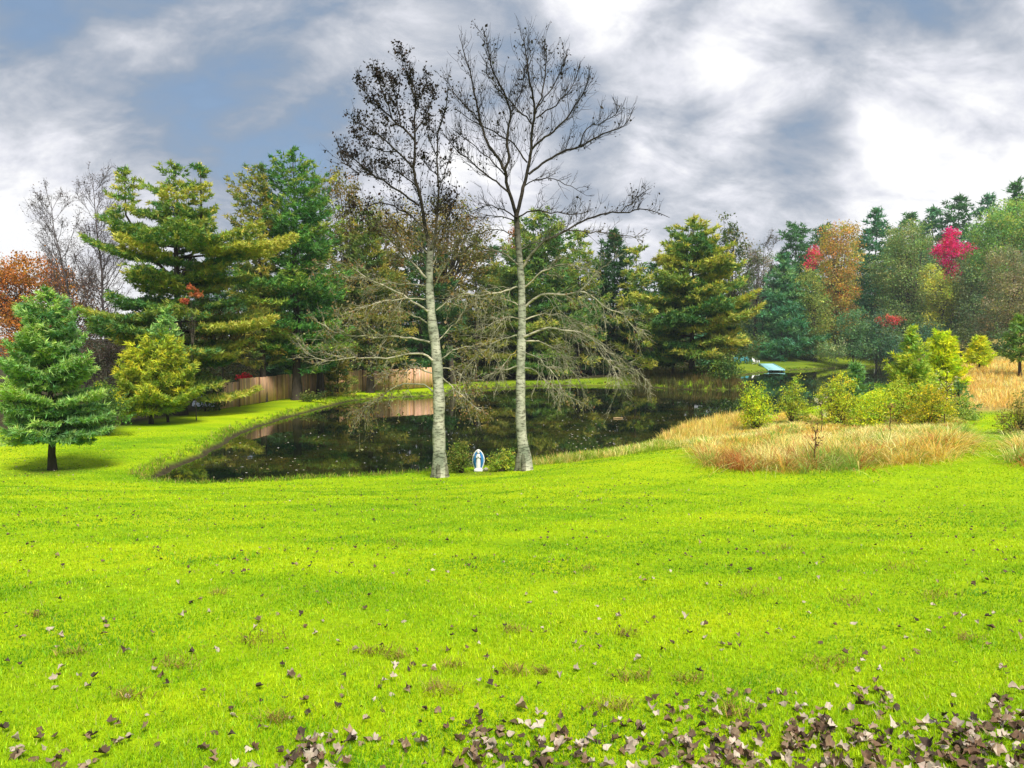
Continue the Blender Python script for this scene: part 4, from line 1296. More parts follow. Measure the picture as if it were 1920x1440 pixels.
def lawn_blades():
    rng = np.random.RandomState(77)
    n = 820000
    r = np.exp(rng.uniform(math.log(2.7), math.log(34), n))
    th = rng.uniform(-.95, .95, n)
    P = np.stack([r * np.sin(th), r * np.cos(th)], 1)
    z, sd = terrain(P)
    keep = (sd > .22) & (dry_mask(P) < .45) & ~((P[:, 1] > 31) & (P[:, 0] < -16))
    P, z, r, sd = P[keep], z[keep], r[keep], sd[keep]
    n = len(P)
    x, y = P[:, 0], P[:, 1]
    pat = .5 + .52 * wob(x, y * 1.6, .55, 3) + .36 * wob(x, y, 2.1, 1) + .22 * np.sin(y * 5.2 + .35 * x + .5 * np.sin(x * .7)) * sstep(y, 5, 9) + .28 * wob(x, y, 7.0, 2) + .22 * wob(x, y, 3.7, 8) + rng.normal(scale=.22, size=n)
    thin = wob(x * 1.1, y * 1.7, 1.3, 9) + .5 * wob(x, y, 4.3, 4)
    keep = ~((thin > .72) & (rng.rand(n) < .6))
    a, b, c = np.array([.115, .29, .003]), np.array([.28, .47, .003]), np.array([.45, .58, .005])
    k = np.clip(pat, 0, 1)[:, None]
    col = np.where(k < .5, a + (b - a) * k * 2, b + (c - b) * (k * 2 - 1))
    straw = rng.rand(n) < .035
    col[straw] = (.34, .30, .09)
    col = jit(col, n, .16)
    h = rng.uniform(.014, .036, n) * (1 + .5 * (1 - sstep(sd, .2, 1.0))) * np.clip(1 + .25 * wob(x, y, 1.9, 6), .6, 1.5)
    w = np.maximum(.0028, r * .00058) * rng.uniform(.8, 1.4, n)
    az = rng.uniform(0, 6.283, n)
    lean = rng.uniform(.1, 1.0, n)
    base = np.c_[P, z - .005]
    s = np.c_[np.cos(az), np.sin(az), np.zeros(n)]
    az2 = az + rng.normal(1.57, .5, n)
    tip = base + np.c_[np.cos(az2) * lean * h, np.sin(az2) * lean * h, h]
    V = np.stack([base - s * w[:, None], base + s * w[:, None], tip], 1)[keep]
    col = np.repeat(col[keep], 3, 0)
    g = MB()
    g.add(V.reshape(-1, 3), tris=np.arange(len(V) * 3).reshape(-1, 3), col=col)
    ident(g.build('grass', M_GRASS), 'bright yellow-green mown lawn grass', kind='stuff')


lawn_blades()


def ribbons(g, base, az, length, lean, width, col, K=5, sag=.55):
    """arching grass blades: base (N,3)"""
    n = len(base)
    t = np.linspace(0, 1, K)[None, :]
    hx = lean[:, None] * (t ** 1.6)
    hz = t - sag * lean[:, None] * t ** 2.4
    d = np.stack([np.cos(az), np.sin(az)], 1)
    C = base[:, None] + np.concatenate([d[:, None] * (hx * length[:, None])[..., None], (hz * length[:, None])[..., None]], -1)
    s = np.stack([-np.sin(az), np.cos(az), 0 * az], 1)
    rot = RS.normal(scale=.5, size=n)
    s = s * np.cos(rot)[:, None] + np.c_[d, np.zeros(n)] * np.sin(rot)[:, None]
    w = (width[:, None] * (1 - t ** 2 * .92))[..., None]
    V = np.stack([C - s[:, None] * w, C + s[:, None] * w], 2).reshape(n, K * 2, 3)
    i = np.arange(n)[:, None] * K * 2
    j = np.arange(K - 1)[None] * 2
    q = np.stack(np.broadcast_arrays(i + j, i + j + 1, i + j + 3, i + j + 2), -1).reshape(-1, 4)
    g.add(V.reshape(-1, 3), quads=q, col=np.repeat(col, K * 2, 0))


STRAW, CREAM, RUST, GREEN, OCHRE = np.array([.78, .62, .20]), np.array([.82, .76, .32]), np.array([.46, .19, .06]), np.array([.30, .46, .07]), np.array([.74, .54, .12])


def poly_sample(poly, n, rng):
    lo, hi = poly.min(0), poly.max(0)
    out = []
    while sum(len(o) for o in out) < n:
        p = rng.uniform(lo, hi, size=(n * 3, 2))
        out.append(p[sd_poly(p, poly) < 0])
    return np.concatenate(out)[:n]


def tussocks(name, label, poly, ntuft, nblade, hlo, hhi, colfn, seed, spread=.16, lean=(.15, .95), wid=.006, sag=.55, nowater=True, fall=0.0):
    rng = np.random.RandomState(seed)
    c = poly_sample(poly, ntuft, rng)
    if nowater:
        c = c[terrain(c)[1] > .02]
    n = len(c) * nblade
    k = np.repeat(np.arange(len(c)), nblade)
    hh = rng.uniform(hlo, hhi, len(c)) * (1 - fall * sstep(c[:, 1], 19.5, 26)) * (1 + .25 * wob(c[:, 0], c[:, 1], 1.1, seed))
    az = rng.uniform(0, 6.283, n)
    rad = np.abs(rng.normal(scale=spread, size=n))
    P = c[k] + np.stack([np.cos(az), np.sin(az)], 1) * rad[:, None]
    z, _ = terrain(P)
    ln = rng.uniform(*lean, n) * np.clip(rad / spread * .6 + .45, .3, 1.2)
    bias = rng.uniform(0, 6.283, len(c))
    az = az + .5 * np.sin(bias[k] - az)
    L = hh[k] * rng.uniform(.55, 1.15, n)
    col = jit(colfn(c, rng)[k], n, .2)
    dist = np.hypot(P[:, 0], P[:, 1])
    g = MB()
    ribbons(g, np.c_[P, z - .02], az, L, ln, np.maximum(wid, dist * .00034) * rng.uniform(.6, 1.3, n), col, sag=sag)
    return ident(g.build(name, M_DRY), label, kind='stuff')


def island_col(c, rng):
    front = 1 - sstep(c[:, 1], 18.3, 20.5)
    u = rng.rand(len(c))
    n1 = wob(c[:, 0], c[:, 1], .9, 4)
    out = np.where((u < .45)[:, None], STRAW, CREAM)
    out = np.where(((n1 > .12) & (u < .8))[:, None], OCHRE, out)
    red = (rng.rand(len(c)) < .08 + .42 * front * (n1 < .25))
    out = np.where(red[:, None], RUST, out)
    grn = (rng.rand(len(c)) < .24) | ((np.abs(c[:, 0] / c[:, 1] - .42) < .03) & (c[:, 1] < 20) & (rng.rand(len(c)) < .7))
    out = np.where(grn[:, None], GREEN * .9, out)
    return out


tussocks('tall_grass', 'tall straw coloured and rusty grass of the rough patch', ISLAND, 1050, 66, .42, .80, island_col, 201, spread=.26, fall=.62, lean=(.45, 1.5), sag=.62)
tussocks('tall_grass', 'dry tall grass beside the grass path at the right edge', RCLUMP, 150, 60, .35, .68, island_col, 202, spread=.25, fall=.5, lean=(.45, 1.5), sag=.62)
tussocks('dry_grass', 'straw coloured meadow behind the grass path', FIELD, 2600, 16, .25, .5,
         lambda c, r: np.where((r.rand(len(c)) < .6)[:, None], STRAW * (1, .92, .9), np.where((r.rand(len(c)) < .6)[:, None], CREAM, OCHRE)), 203, spread=.3)
tussocks('bank_grass', 'unmown pale yellow-green grass along the near bank of the pond', FRINGE, 620, 34, .14, .34,
         lambda c, r: np.where((r.rand(len(c)) < .28)[:, None], CREAM, np.where((r.rand(len(c)) < .75)[:, None], np.array([.30, .42, .03]), STRAW)), 204, spread=.16)
BACKF = np.array([at(px, py, Y)[:2] for px, py, Y in [(1235, 830, 27.5), (1310, 842, 24.2), (1400, 800, 30), (1390, 785, 37), (1300, 804, 34.2), (1243, 826, 29.6)]])
tussocks('bank_grass', 'tall straw grass standing on the bank left of the yellow shrubs', BACKF, 200, 40, .28, .58,
         lambda c, r: np.where((r.rand(len(c)) < .7)[:, None], STRAW, OCHRE), 205, spread=.15, lean=(.1, .5))
shore_rng = np.random.RandomState(9)


def shore_grass():
    k = shore_rng.rand(5200) * len(SHORE)
    i = k.astype(int) % len(SHORE)
    f = (k - k.astype(int))[:, None]
    P = SHORE[i] * (1 - f) + SHORE[(i + 1) % len(SHORE)] * f + shore_rng.normal(scale=.28, size=(5200, 2))
    z, sd = terrain(P)
    P, z, sd = P[(sd > .10) & (sd < .9)], z[(sd > .10) & (sd < .9)], sd[(sd > .10) & (sd < .9)]
    nb = 12
    P, z = np.repeat(P, nb, 0), np.repeat(z, nb)
    n = len(P)
    P = P + shore_rng.normal(scale=.07, size=(n, 2))
    dist = np.hypot(P[:, 0], P[:, 1])
    pick = shore_rng.rand(n)[:, None]
    col = np.where(pick < .62, np.array([.17, .33, .01]), np.where(pick < .82, np.array([.30, .36, .03]), np.array([.40, .32, .10])))
    g = MB()
    ribbons(g, np.c_[P, z - .02], shore_rng.uniform(0, 6.283, n), shore_rng.uniform(.06, .24, n), shore_rng.uniform(.2, 1.1, n), np.maximum(.005, dist * .0003), jit(col, n, .2), K=4)
    ident(g.build('shore_grass', M_DRY), 'ragged fringe of short grass along the pond edge', kind='stuff')


shore_grass()
REED = np.array([onz(px, py, WZ)[:2] for px, py in [(1190, 725), (1260, 730), (1340, 732), (1392, 729), (1388, 722), (1300, 712), (1200, 717)]])
tussocks('reeds', 'brown and olive reeds along the edge of the peninsula', REED, 330, 30, .45, .85,
         lambda c, r: np.where((r.rand(len(c)) < .5)[:, None], np.array([.17, .13, .04]), np.array([.11, .12, .03])), 206, spread=.3, lean=(.05, .35), wid=.014, nowater=False)


# ------------------------------------------------------------------ fallen leaves
def leaf_shape(seed, size=1.0):
    r = np.random.RandomState(seed)
    key = [(-180, .22), (-152, .50), (-128, .62), (-100, .56), (-80, .66), (-60, .74), (-38, .64), (-20, .74), (0, .98), (20, .72), (38, .64), (60, .74), (80, .64), (100, .56), (128, .60), (150, .50)]
    ang = np.radians([k[0] for k in key]) + r.normal(scale=.13, size=len(key))
    rad = np.array([k[1] for k in key]) * r.uniform(.74, 1.18, len(key)) * .55
    o = np.c_[np.cos(ang) * rad, np.sin(ang) * rad * r.uniform(.75, 1.0)]
    mid = o * .5
    V = np.r_[[[0, 0]], mid, o]
    cu, cv, tw = r.uniform(.5, 2.4), r.uniform(-1.2, 1.4), r.uniform(-1.1, 1.1)
    z = r.uniform(.1, .95) * np.abs(V[:, 1]) + cu * V[:, 1] ** 2 + cv * V[:, 0] ** 2 * .7 + tw * V[:, 0] * V[:, 1] + .05 * np.sin(V[:, 0] * 14 + seed) * (np.abs(V[:, 1]) * 2)
    V3 = np.c_[V, z - z.min()]
    n = len(key)
    T, Q = [], []
    for i in range(n):
        j = (i + 1) % n
        T.append((0, 1 + i, 1 + j))
        Q.append((1 + i, 1 + n + i, 1 + n + j, 1 + j))
    return V3 * size, Q, T


LEAF_COLS = {'pale': [(.41, .335, .265), (.50, .42, .34), (.34, .27, .21)], 'dark': [(.06, .042, .03), (.11, .072, .045), (.08, .05, .03)], 'brown': [(.21, .14, .085), (.15, .09, .055), (.28, .20, .13)]}
SHAPES = [leaf_shape(s) for s in range(16)]


def leaf_positions(n, rng, boxes):
    """boxes: (weight, x0, x1, y0, y1, power) in photo pixels projected onto the lawn"""
    w = np.array([b[0] for b in boxes], float)
    k = rng.choice(len(boxes), size=n, p=w / w.sum())
    bx = np.array([b[1:] for b in boxes])[k]
    px = rng.uniform(bx[:, 0], bx[:, 1])
    py = bx[:, 3] - (bx[:, 3] - bx[:, 2]) * rng.uniform(0, 1, n) ** bx[:, 4]
    return ground_px(px, py)[0], px, py


def rotm(rng, flip):
    a, b, c = rng.uniform(0, 6.283), rng.normal(scale=.34), rng.normal(scale=.34)
    if flip:
        b += math.pi
    return (b, c, a)


def fallen_leaves():
    rng = np.random.RandomState(301)
    drift = [(1.6, 900, 1930, 1405, 1480, 1.3), (2.4, 1600, 1930, 1365, 1480, .8), (1.5, 1240, 1640, 1365, 1470, .9), (1.0, 380, 920, 1390, 1470, 1.3), (.25, 20, 200, 1405, 1450, 1), (.7, 960, 1300, 1330, 1420, 1.0),
             (.8, 1740, 1930, 1350, 1440, 1), (.6, 1470, 1560, 1335, 1420, 1), (.5, 1330, 1420, 1350, 1430, 1), (.5, 1000, 1110, 1390, 1460, 1), (.5, 870, 960, 1350, 1450, 1), (.4, 540, 660, 1385, 1450, 1), (.4, 1860, 1930, 1300, 1390, 1), (.35, 1600, 1680, 1300, 1350, 1), (.3, 1240, 1500, 1300, 1350, 1)]
    scat = [(3, 0, 1920, 1150, 1400, 1.5), (1.2, 0, 1920, 1050, 1200, 1.2)]
    meshes = {}
    for tone, cols in LEAF_COLS.items():
        for s, (V, Q, T) in enumerate(SHAPES):
            g = MB()
            g.add(V, quads=Q, tris=T, col=jit(cols[s % 3], len(V), .1))
            o = g.build('fallen_leaf', M_DEAD, smooth=False)
            meshes.setdefault(tone, []).append(o.data)
            bpy.data.objects.remove(o)
    labels = {('drift', 'pale'): 'pale grey upturned fallen leaf in the leaf drift along the bottom edge',
              ('drift', 'dark'): 'dark curled fallen leaf in the leaf drift along the bottom edge',
              ('drift', 'brown'): 'brown lobed fallen leaf in the leaf drift along the bottom edge',
              ('scat', 'pale'): 'pale upturned fallen leaf lying apart on the open lawn',
              ('scat', 'dark'): 'small dark fallen leaf lying apart on the open lawn',
              ('scat', 'brown'): 'brown fallen leaf lying apart on the open lawn'}
    rest = MB()

    def lay(n, boxes, where, indiv, p, smin, smax):
        P, px, py = leaf_positions(n, rng, boxes)
        for i in range(n):
            tone = ['pale', 'dark', 'brown'][rng.choice(3, p=p)]
            s = rng.uniform(smin, smax)
            rt = rotm(rng, rng.rand() < .35)
            loc = P[i] + (0, 0, rng.uniform(.012, .036))
            vis = 0 < px[i] < 1920 and py[i] < 1436
            if indiv > 0 and vis:
                indiv -= 1
                o = bpy.data.objects.new('fallen_leaf', meshes[tone][rng.randint(16)])
                COL.objects.link(o)
                o.location = loc
                o.rotation_euler = rt
                o.scale = (s, s, s)
                ident(o, labels[(where, tone)], 'leaf', 'fallen leaves in the drift' if where == 'drift' else 'fallen leaves scattered on the lawn')
            else:
                V, Q, T = SHAPES[rng.randint(16)]
                a, b, c = rt
                Rx = np.array([[1, 0, 0], [0, math.cos(a), -math.sin(a)], [0, math.sin(a), math.cos(a)]])
                Ry = np.array([[math.cos(b), 0, math.sin(b)], [0, 1, 0], [-math.sin(b), 0, math.cos(b)]])
                Rz = np.array([[math.cos(c), -math.sin(c), 0], [math.sin(c), math.cos(c), 0], [0, 0, 1]])
                rest.add((V * s) @ (Rz @ Ry @ Rx).T + loc, quads=Q, tris=T, col=jit(LEAF_COLS[tone][rng.randint(3)], len(V), .1))
    lay(820, drift, 'drift', 205, [.32, .28, .40], .045, .092)
    lay(360, scat, 'scat', 90, [.34, .40, .26], .042, .076)
    lay(700, [(4, 0, 1920, 900, 1080, 1.0), (1.5, 500, 1300, 890, 960, 1)], 'scat', 0, [.08, .68, .24], .03, .066)
    lay(60, [(1, 0, 300, 820, 900, 1)], 'scat', 0, [.3, .3, .4], .05, .085)
    ident(rest.build('leaf_litter', M_DEAD), 'many small dark fallen leaves sprinkled over the lawn and under the leaf drift', kind='stuff')


fallen_leaves()


def thatch():
    rng = np.random.RandomState(310)
    g = MB()
    spots = [(1465, 1030, 30), (1690, 1065, 45), (1415, 1115, 60), (1590, 1130, 40), (1175, 1192, 30), (480, 1205, 70), (240, 1310, 40), (965, 1262, 40), (1190, 1275, 45), (1290, 1280, 40),
             (700, 1228, 50), (850, 1252, 25), (745, 1235, 30), (1020, 1265, 25), (70, 1158, 25), (410, 1115, 22), (520, 1355, 40), (330, 1250, 50), (1370, 1340, 60), (1100, 1070, 20), (740, 1020, 30), (1810, 1200, 30), (960, 1185, 30),
             (1560, 1250, 70), (1150, 1330, 60), (830, 1300, 50), (140, 1230, 40), (1750, 1120, 50)]
    for (a, b, r) in spots:
        r = int(r * .6)
        n = int(14 + r * 2.0)
        r = r * 1.5
        px = a + rng.normal(scale=r * .45, size=n)
        py = b + rng.normal(scale=r * .13, size=n)
        P, _ = ground_px(px, py)
        P[:, 2] += rng.uniform(.0, .028, n)
        az = rng.uniform(0, 6.283, n)
        tone = np.where((rng.rand(n) < .5)[:, None], np.array([.26, .20, .045]), np.where((rng.rand(n) < .5)[:, None], np.array([.16, .10, .025]), np.array([.36, .31, .07])))
        ribbons(g, P, az, rng.uniform(.04, .085, n), rng.uniform(.7, 1.3, n), np.full(n, .0028), jit(tone, n, .2), K=3, sag=.5)
    ident(g.build('dead_grass', M_DRY), 'tufts of brown dead thatch lying in the lawn', kind='stuff')


thatch()


def floaters():
    rng = np.random.RandomState(320)
    boxes = [(4, 1040, 1160, 770, 850, 1), (4, 840, 1390, 745, 860, 1), (3, 420, 820, 800, 900, 1), (1.5, 700, 820, 760, 880, 1), (1.6, 1240, 1380, 750, 800, 1), (1, 400, 560, 850, 905, 1)]
    w = np.array([b[0] for b in boxes], float)
    g = MB()
    n = 400
    k = rng.choice(len(boxes), size=n, p=w / w.sum())
    for i in range(n):
        b = boxes[k[i]]
        p = onz(rng.uniform(b[1], b[2]), rng.uniform(b[3], b[4]), WZ + .006)
        if sd_poly(p[None, :2], SHORE)[0] > -.2:
            continue
        V, Q, T = SHAPES[rng.randint(16)]
        a = rng.uniform(0, 6.283)
        s = rng.uniform(.05, .13)
        R = np.array([[math.cos(a), -math.sin(a), 0], [math.sin(a), math.cos(a), 0], [0, 0, .25]])
        c = [(.62, .60, .52), (.50, .44, .30), (.38, .30, .12), (.16, .10, .05)][rng.choice(4, p=[.4, .25, .2, .15])]
        g.add((V * s) @ R.T + p, quads=Q, tris=T, col=jit(c, len(V), .1))
    ident(g.build('floating_leaves', M_DEAD), 'pale fallen leaves floating on the dark pond', kind='stuff')


floaters()
b_ = MB()
p0, p1 = onz(1150, 784, WZ + .02), onz(1168, 784, WZ + .02)
b_.tube([p0, (p0 + p1) / 2 + (0, .03, .01), p1], [.03, .035, .025], 6, col=(.42, .30, .16))
ident(b_.build('floating_stick', M_BARK), 'short tan stick floating on the pond right of the right poplar', 'stick')


# ------------------------------------------------------------------ fence
def fence():
    rng = np.random.RandomState(330)
    key = np.array([at(*a) for a in [(405, 771, 40.5), (430, 768, 41.7), (530, 751, 48), (680, 736, 55.7), (820, 729, 60.5)]])[:, :2]
    s = np.r_[0, np.cumsum(np.hypot(*np.diff(key, axis=0).T))]
    N = 10
    u = np.linspace(0, s[-1], N + 1)
    P = np.stack([np.interp(u, s, key[:, k]) for k in (0, 1)], 1)
    b = np.array([*P[0], tz(*P[0])])
    t = thing('board_fence', b, 'long reddish cedar board fence running behind the pines on the left bank', 'fence')
    for i in range(N):
        a, c = P[i], P[i + 1]
        L = np.hypot(*(c - a))
        d = (c - a) / L
        nrm = np.array([d[1], -d[0]])
        z0 = (tz(*a) + tz(*c)) / 2
        H = 1.50 + rng.normal(scale=.02) - (.12 if i == 0 else 0)
        m = MB()
        nb = int(L / .145)
        w = (L - .10) / nb
        th = math.atan2(d[1], d[0])
        R = np.array([[math.cos(th), -math.sin(th), 0], [math.sin(th), math.cos(th), 0], [0, 0, 1]])
        pt = rng.normal(scale=.07)
        for k in range(nb):
            q = a + d * (.05 + (k + .5) * w)
            hh = H + rng.normal(scale=.008)
            col = np.array([.70, .43, .25]) * math.exp(pt + rng.normal(scale=.14)) * (1, 1 + rng.normal(scale=.06), 1 + rng.normal(scale=.12))
            m.box(q[0] - b[0], q[1] - b[1], z0 - b[2] + .05 + hh / 2, w - .008, .022, hh, col=np.clip(col, 0, 1), M=R)
        for zr in (.3, H - .2):
            q = (a + c) / 2 - nrm * .035
            m.box(q[0] - b[0], q[1] - b[1], z0 - b[2] + zr, L - .1, .04, .09, col=(.26, .15, .08), M=R)
        m.build('panel', M_WOOD, t)
    for i in range(N + 1):
        q = P[i]
        m = MB()
        m.box(q[0] - b[0], q[1] - b[1], tz(*q) - b[2] + .74, .10, .10, 1.60, col=(.24, .135, .07), bev=.012)
        m.build('post', M_WOOD, t)


fence()

# pale covered mound seen between the shrub and the fence
p_ = base_of(392, 43.5)
m_ = MB()
m_.lathe([(.95, -.05), (.93, .15), (.80, .42), (.5, .58), (.2, .63), (0.01, .64)], 22, sx=1.0, sy=.6, col=(.62, .66, .70), fold=.05, nf=7)
o_ = m_.build('tarp', M_PAINT, loc=p_, smooth=True)
ident(o_, 'pale grey-white tarp mound half hidden behind bushes left of the fence', 'tarp')


# ------------------------------------------------------------------ statue, ornament, rock
def statue():
    p = hit(897, 885)
    p[2] = tz(p[0], p[1])
    t = thing('garden_statue', p, 'little white and blue religious statue standing between the two poplars', 'statue')
    white, blue = (.78, .79, .80), (.035, .21, .50)
    m = MB()
    m.box(0, 0, .035, .235, .17, .075, col=white, bev=.012)
    m.box(0, 0, .085, .19, .14, .03, col=white, bev=.01)
    m.build('base', M_PAINT, t)
    m = MB()
    m.lathe([(.074, .098), (.078, .12), (.068, .22), (.058, .32), (.052, .40), (.056, .44), (.046, .475), (.020, .49), (.001, .492)], 36, sy=.82, col=white, fold=.06, nf=11)
    for sgn in (-1, 1):            # forearms folded to the praying hands
        m.tube([(sgn * .046, -.01, .44), (sgn * .052, -.035, .375), (sgn * .018, -.062, .405), (0.004 * sgn, -.066, .445)], [.017, .018, .012, .006], 8, col=white)
    m.build('gown', M_PAINT, t, smooth=True)
    prof = [(.088, .10), (.118, .17), (.142, .26), (.145, .34), (.128, .42), (.098, .485), (.062, .53)]
    m = MB()
    A0, A1 = math.radians(-90 + 34), math.radians(270 - 34)
    m.lathe(prof, 36, sy=.55, col=blue, a0=A0, a1=A1, fold=.03, nf=13)
    m.lathe([(r - .008, z) for r, z in prof][::-1], 36, sy=.55, col=blue, a0=A0, a1=A1, fold=.03, nf=13)
    m.build('mantle', M_PAINT, t, smooth=True)
    # scalloped white border that frames the mantle
    path = [(.092, .09), (.124, .17), (.150, .26), (.153, .345), (.136, .43), (.105, .50), (.068, .55), (.03, .585), (0, .598)]
    full = [(-x, z) for x, z in path] + [(x, z) for x, z in path[::-1][1:]]
    full = np.array(full)
    s = np.linspace(0, len(full) - 1, 90)
    fx = np.interp(s, range(len(full)), full[:, 0])
    fz = np.interp(s, range(len(full)), full[:, 1])
    sc = 1 + .035 * np.abs(np.sin(s * 2.6))
    m = MB()
    m.tube(np.c_[fx * sc, np.full(90, -.01) + .02, fz], np.full(90, .0165), 8, col=white)
    m.build('border', M_PAINT, t, smooth=True)
    m = MB()
    m.lathe([(.001, .475), (.026, .485), (.034, .515), (.034, .545), (.024, .572), (.001, .582)], 18, sy=1.05, col=white, loc=(0, -.012, 0))
    m.build('veil', M_PAINT, t, smooth=True)
    m = MB()
    m.lathe([(.001, .492), (.014, .500), (.021, .522), (.021, .54), (.014, .556), (.001, .56)], 14, sy=.9, col=(.72, .60, .52), loc=(0, -.030, 0))
    m.box(0, -.052, .524, .006, .01, .014, col=(.70, .58, .50))
    for sgn in (-1, 1):
        m.box(sgn * .008, -.0500, .534, .006, .004, .003, col=(.10, .08, .08))
    m.box(0, -.0495, .511, .010, .004, .003, col=(.5, .28, .26))
    m.build('face', M_PAINT, t, smooth=True)


statue()

p_ = hit(833, 895)
t_ = thing('garden_ornament', (p_[0], p_[1], tz(p_[0], p_[1])), 'small cream stone owl-like ornament at the foot of the left poplar', 'ornament')
m_ = MB()
m_.lathe([(.052, -.01), (.058, .03), (.066, .09), (.060, .14), (.050, .165), (.054, .19), (.046, .218), (.020, .232), (.001, .234)], 18, sy=.85, col=(.55, .50, .38))
for sg in (-1, 1):
    m_.tube([(sg * .032, 0, .21), (sg * .040, 0, .246)], [.014, .003], 6, col=(.55, .50, .38))
m_.build('body', M_STONE, t_, smooth=True)
for sg in (-1, 1):
    m_ = MB()
    m_.lathe([(.001, -.013), (.012, -.007), (.014, 0), (.012, .007), (.001, .013)], 10, col=(.05, .045, .04), loc=(sg * .021, -.043, .195))
    m_.build('eye', M_STONE, t_, smooth=True)

p_ = hit(911, 884)
m_ = MB()
th_, ph_ = np.meshgrid(np.linspace(0, 2 * math.pi, 18, endpoint=False), np.linspace(-1.45, 1.45, 9))
rr_ = .062 * (1 + .16 * np.sin(th_ * 3 + ph_ * 2) + .10 * np.cos(th_ * 5 - ph_ * 3))
V_ = np.stack([rr_ * np.cos(ph_) * np.cos(th_) * 1.15, rr_ * np.cos(ph_) * np.sin(th_), rr_ * np.sin(ph_) * .85], -1).reshape(-1, 3)
Q_ = [(i * 18 + j, i * 18 + (j + 1) % 18, (i + 1) * 18 + (j + 1) % 18, (i + 1) * 18 + j) for i in range(8) for j in range(18)]
m_.add(V_, quads=Q_, tris=[(144, 144 + k, 144 + k + 1) for k in range(1, 17)] + [(0, k + 1, k) for k in range(1, 17)], col=(.50, .47, .36))
ident(m_.build('rock', M_STONE, loc=(p_[0], p_[1], tz(p_[0], p_[1]) + .04), smooth=True), 'round cream rock at the right side of the little statue', 'rock')


# ------------------------------------------------------------------ far lawn: dock, chairs, stake
def dock():
    a, c = hit(1436, 684) + (0, 0, .16), onz(1456, 694, WZ + .2)
    p = np.array([*a[:2], a[2] - .1])
    t = thing('dock', p, 'turquoise dock sloping from the far grassy bank into the pond', 'dock')
    A, B = a - p, c - p
    d = (B - A)
    L = np.linalg.norm(d)
    d /= L
    sv = np.cross(d, [0, 0, 1])
    sv /= np.linalg.norm(sv)
    n = np.cross(sv, d)
    R = np.stack([d, sv, n], 1)
    turq = (.36, .68, .70)
    m = MB()
    k = 22
    for i in range(k):
        q = A + d * (i + .5) * L / k
        m.box(*q, L / k - .03, 1.9, .05, col=np.clip(np.array(turq) * math.exp(RS.normal(scale=.06)), 0, 1), M=R)
    m.build('deck', M_PAINT, t)
    for sg in (-1, 1):
        m = MB()
        m.box(*((A + B) / 2 + sv * sg * .98 + n * -.03), L, .09, .26, col=(.26, .58, .60), M=R)
        m.build('rail', M_PAINT, t)
        m = MB()
        q = B - d * .35 + sv * sg * .7
        m.tube([q + (0, 0, -.05), q + (0, 0, -.9)], .12, 10, col=(.03, .04, .045))
        m.build('float', M_PAINT, t)


dock()


def adirondack(px, py, Y, rot, col, label, group=None):
    p = hit(px, py)
    p[2] = tz(p[0], p[1])
    t = thing('garden_chair', p, label, 'chair', group)
    t.rotation_euler = (0, 0, rot)
    # faces -Y in local space
    m = MB()
    R = np.array([[1, 0, 0], [0, math.cos(-.16), -math.sin(-.16)], [0, math.sin(-.16), math.cos(-.16)]])
    for i in range(5):
        m.box(0, -.22 + i * .11, .36 - (i - 2) * .018, .52, .095, .025, col=col, M=R)
    m.build('seat', M_PAINT, t)
    m = MB()
    al = .42
    R = np.array([[1, 0, 0], [0, math.cos(al), math.sin(al)], [0, -math.sin(al), math.cos(al)]])
    R[1, 2] *= -1
    R[2, 1] *= -1
    R = np.array([[1, 0, 0], [0, math.cos(al), math.sin(al)], [0, -math.sin(al), math.cos(al)]])
    for i in range(6):
        h = .78 - .035 * abs(i - 2.5) ** 1.6
        q = np.array([-.23 + i * .092, .26, .30]) + R @ np.array([0, 0, h / 2])
        m.box(*q, .082, .022, h, col=col, M=R)
    m.build('backrest', M_PAINT, t)
    for sg in (-1, 1):
        m = MB()
        m.box(sg * .33, -.02, .58, .13, .74, .028, col=col, bev=.008)
        m.build('armrest', M_PAINT, t)
        m = MB()
        m.box(sg * .31, -.32, .283, .04, .10, .566, col=col)
        m.build('leg', M_PAINT, t)
        m = MB()
        m.tube([(sg * .31, -.30, .36), (sg * .31, .42, .03)], .045, 4, col=col)
        m.tube([(sg * .31, .30, .10), (sg * .31, .33, .57)], .03, 4, col=col)
        m.build('leg', M_PAINT, t)


adirondack(1417.5, 684, 110, .75, (.80, .80, .80), 'white garden chair beside the turquoise dock')
adirondack(1382, 682, 112, .1, (.05, .25, .33), 'dark teal garden chair farthest from the white one', 'row of teal garden chairs in the shade')
adirondack(1393, 682, 113, -.15, (.05, .27, .30), 'dark teal garden chair in the middle of the shaded row', 'row of teal garden chairs in the shade')
adirondack(1404, 682, 112.5, .2, (.05, .27, .30), 'dark teal garden chair nearest the white one', 'row of teal garden chairs in the shade')

p_ = at(1640, 676, 121)
m_ = MB()
m_.box(0, 0, .42, .14, .14, .9, col=(.8, .8, .78), bev=.02)
ident(m_.build('stake', M_PAINT, loc=(p_[0], p_[1], tz(p_[0], p_[1]))), 'short white stake at the far end of the grassy bank', 'stake')


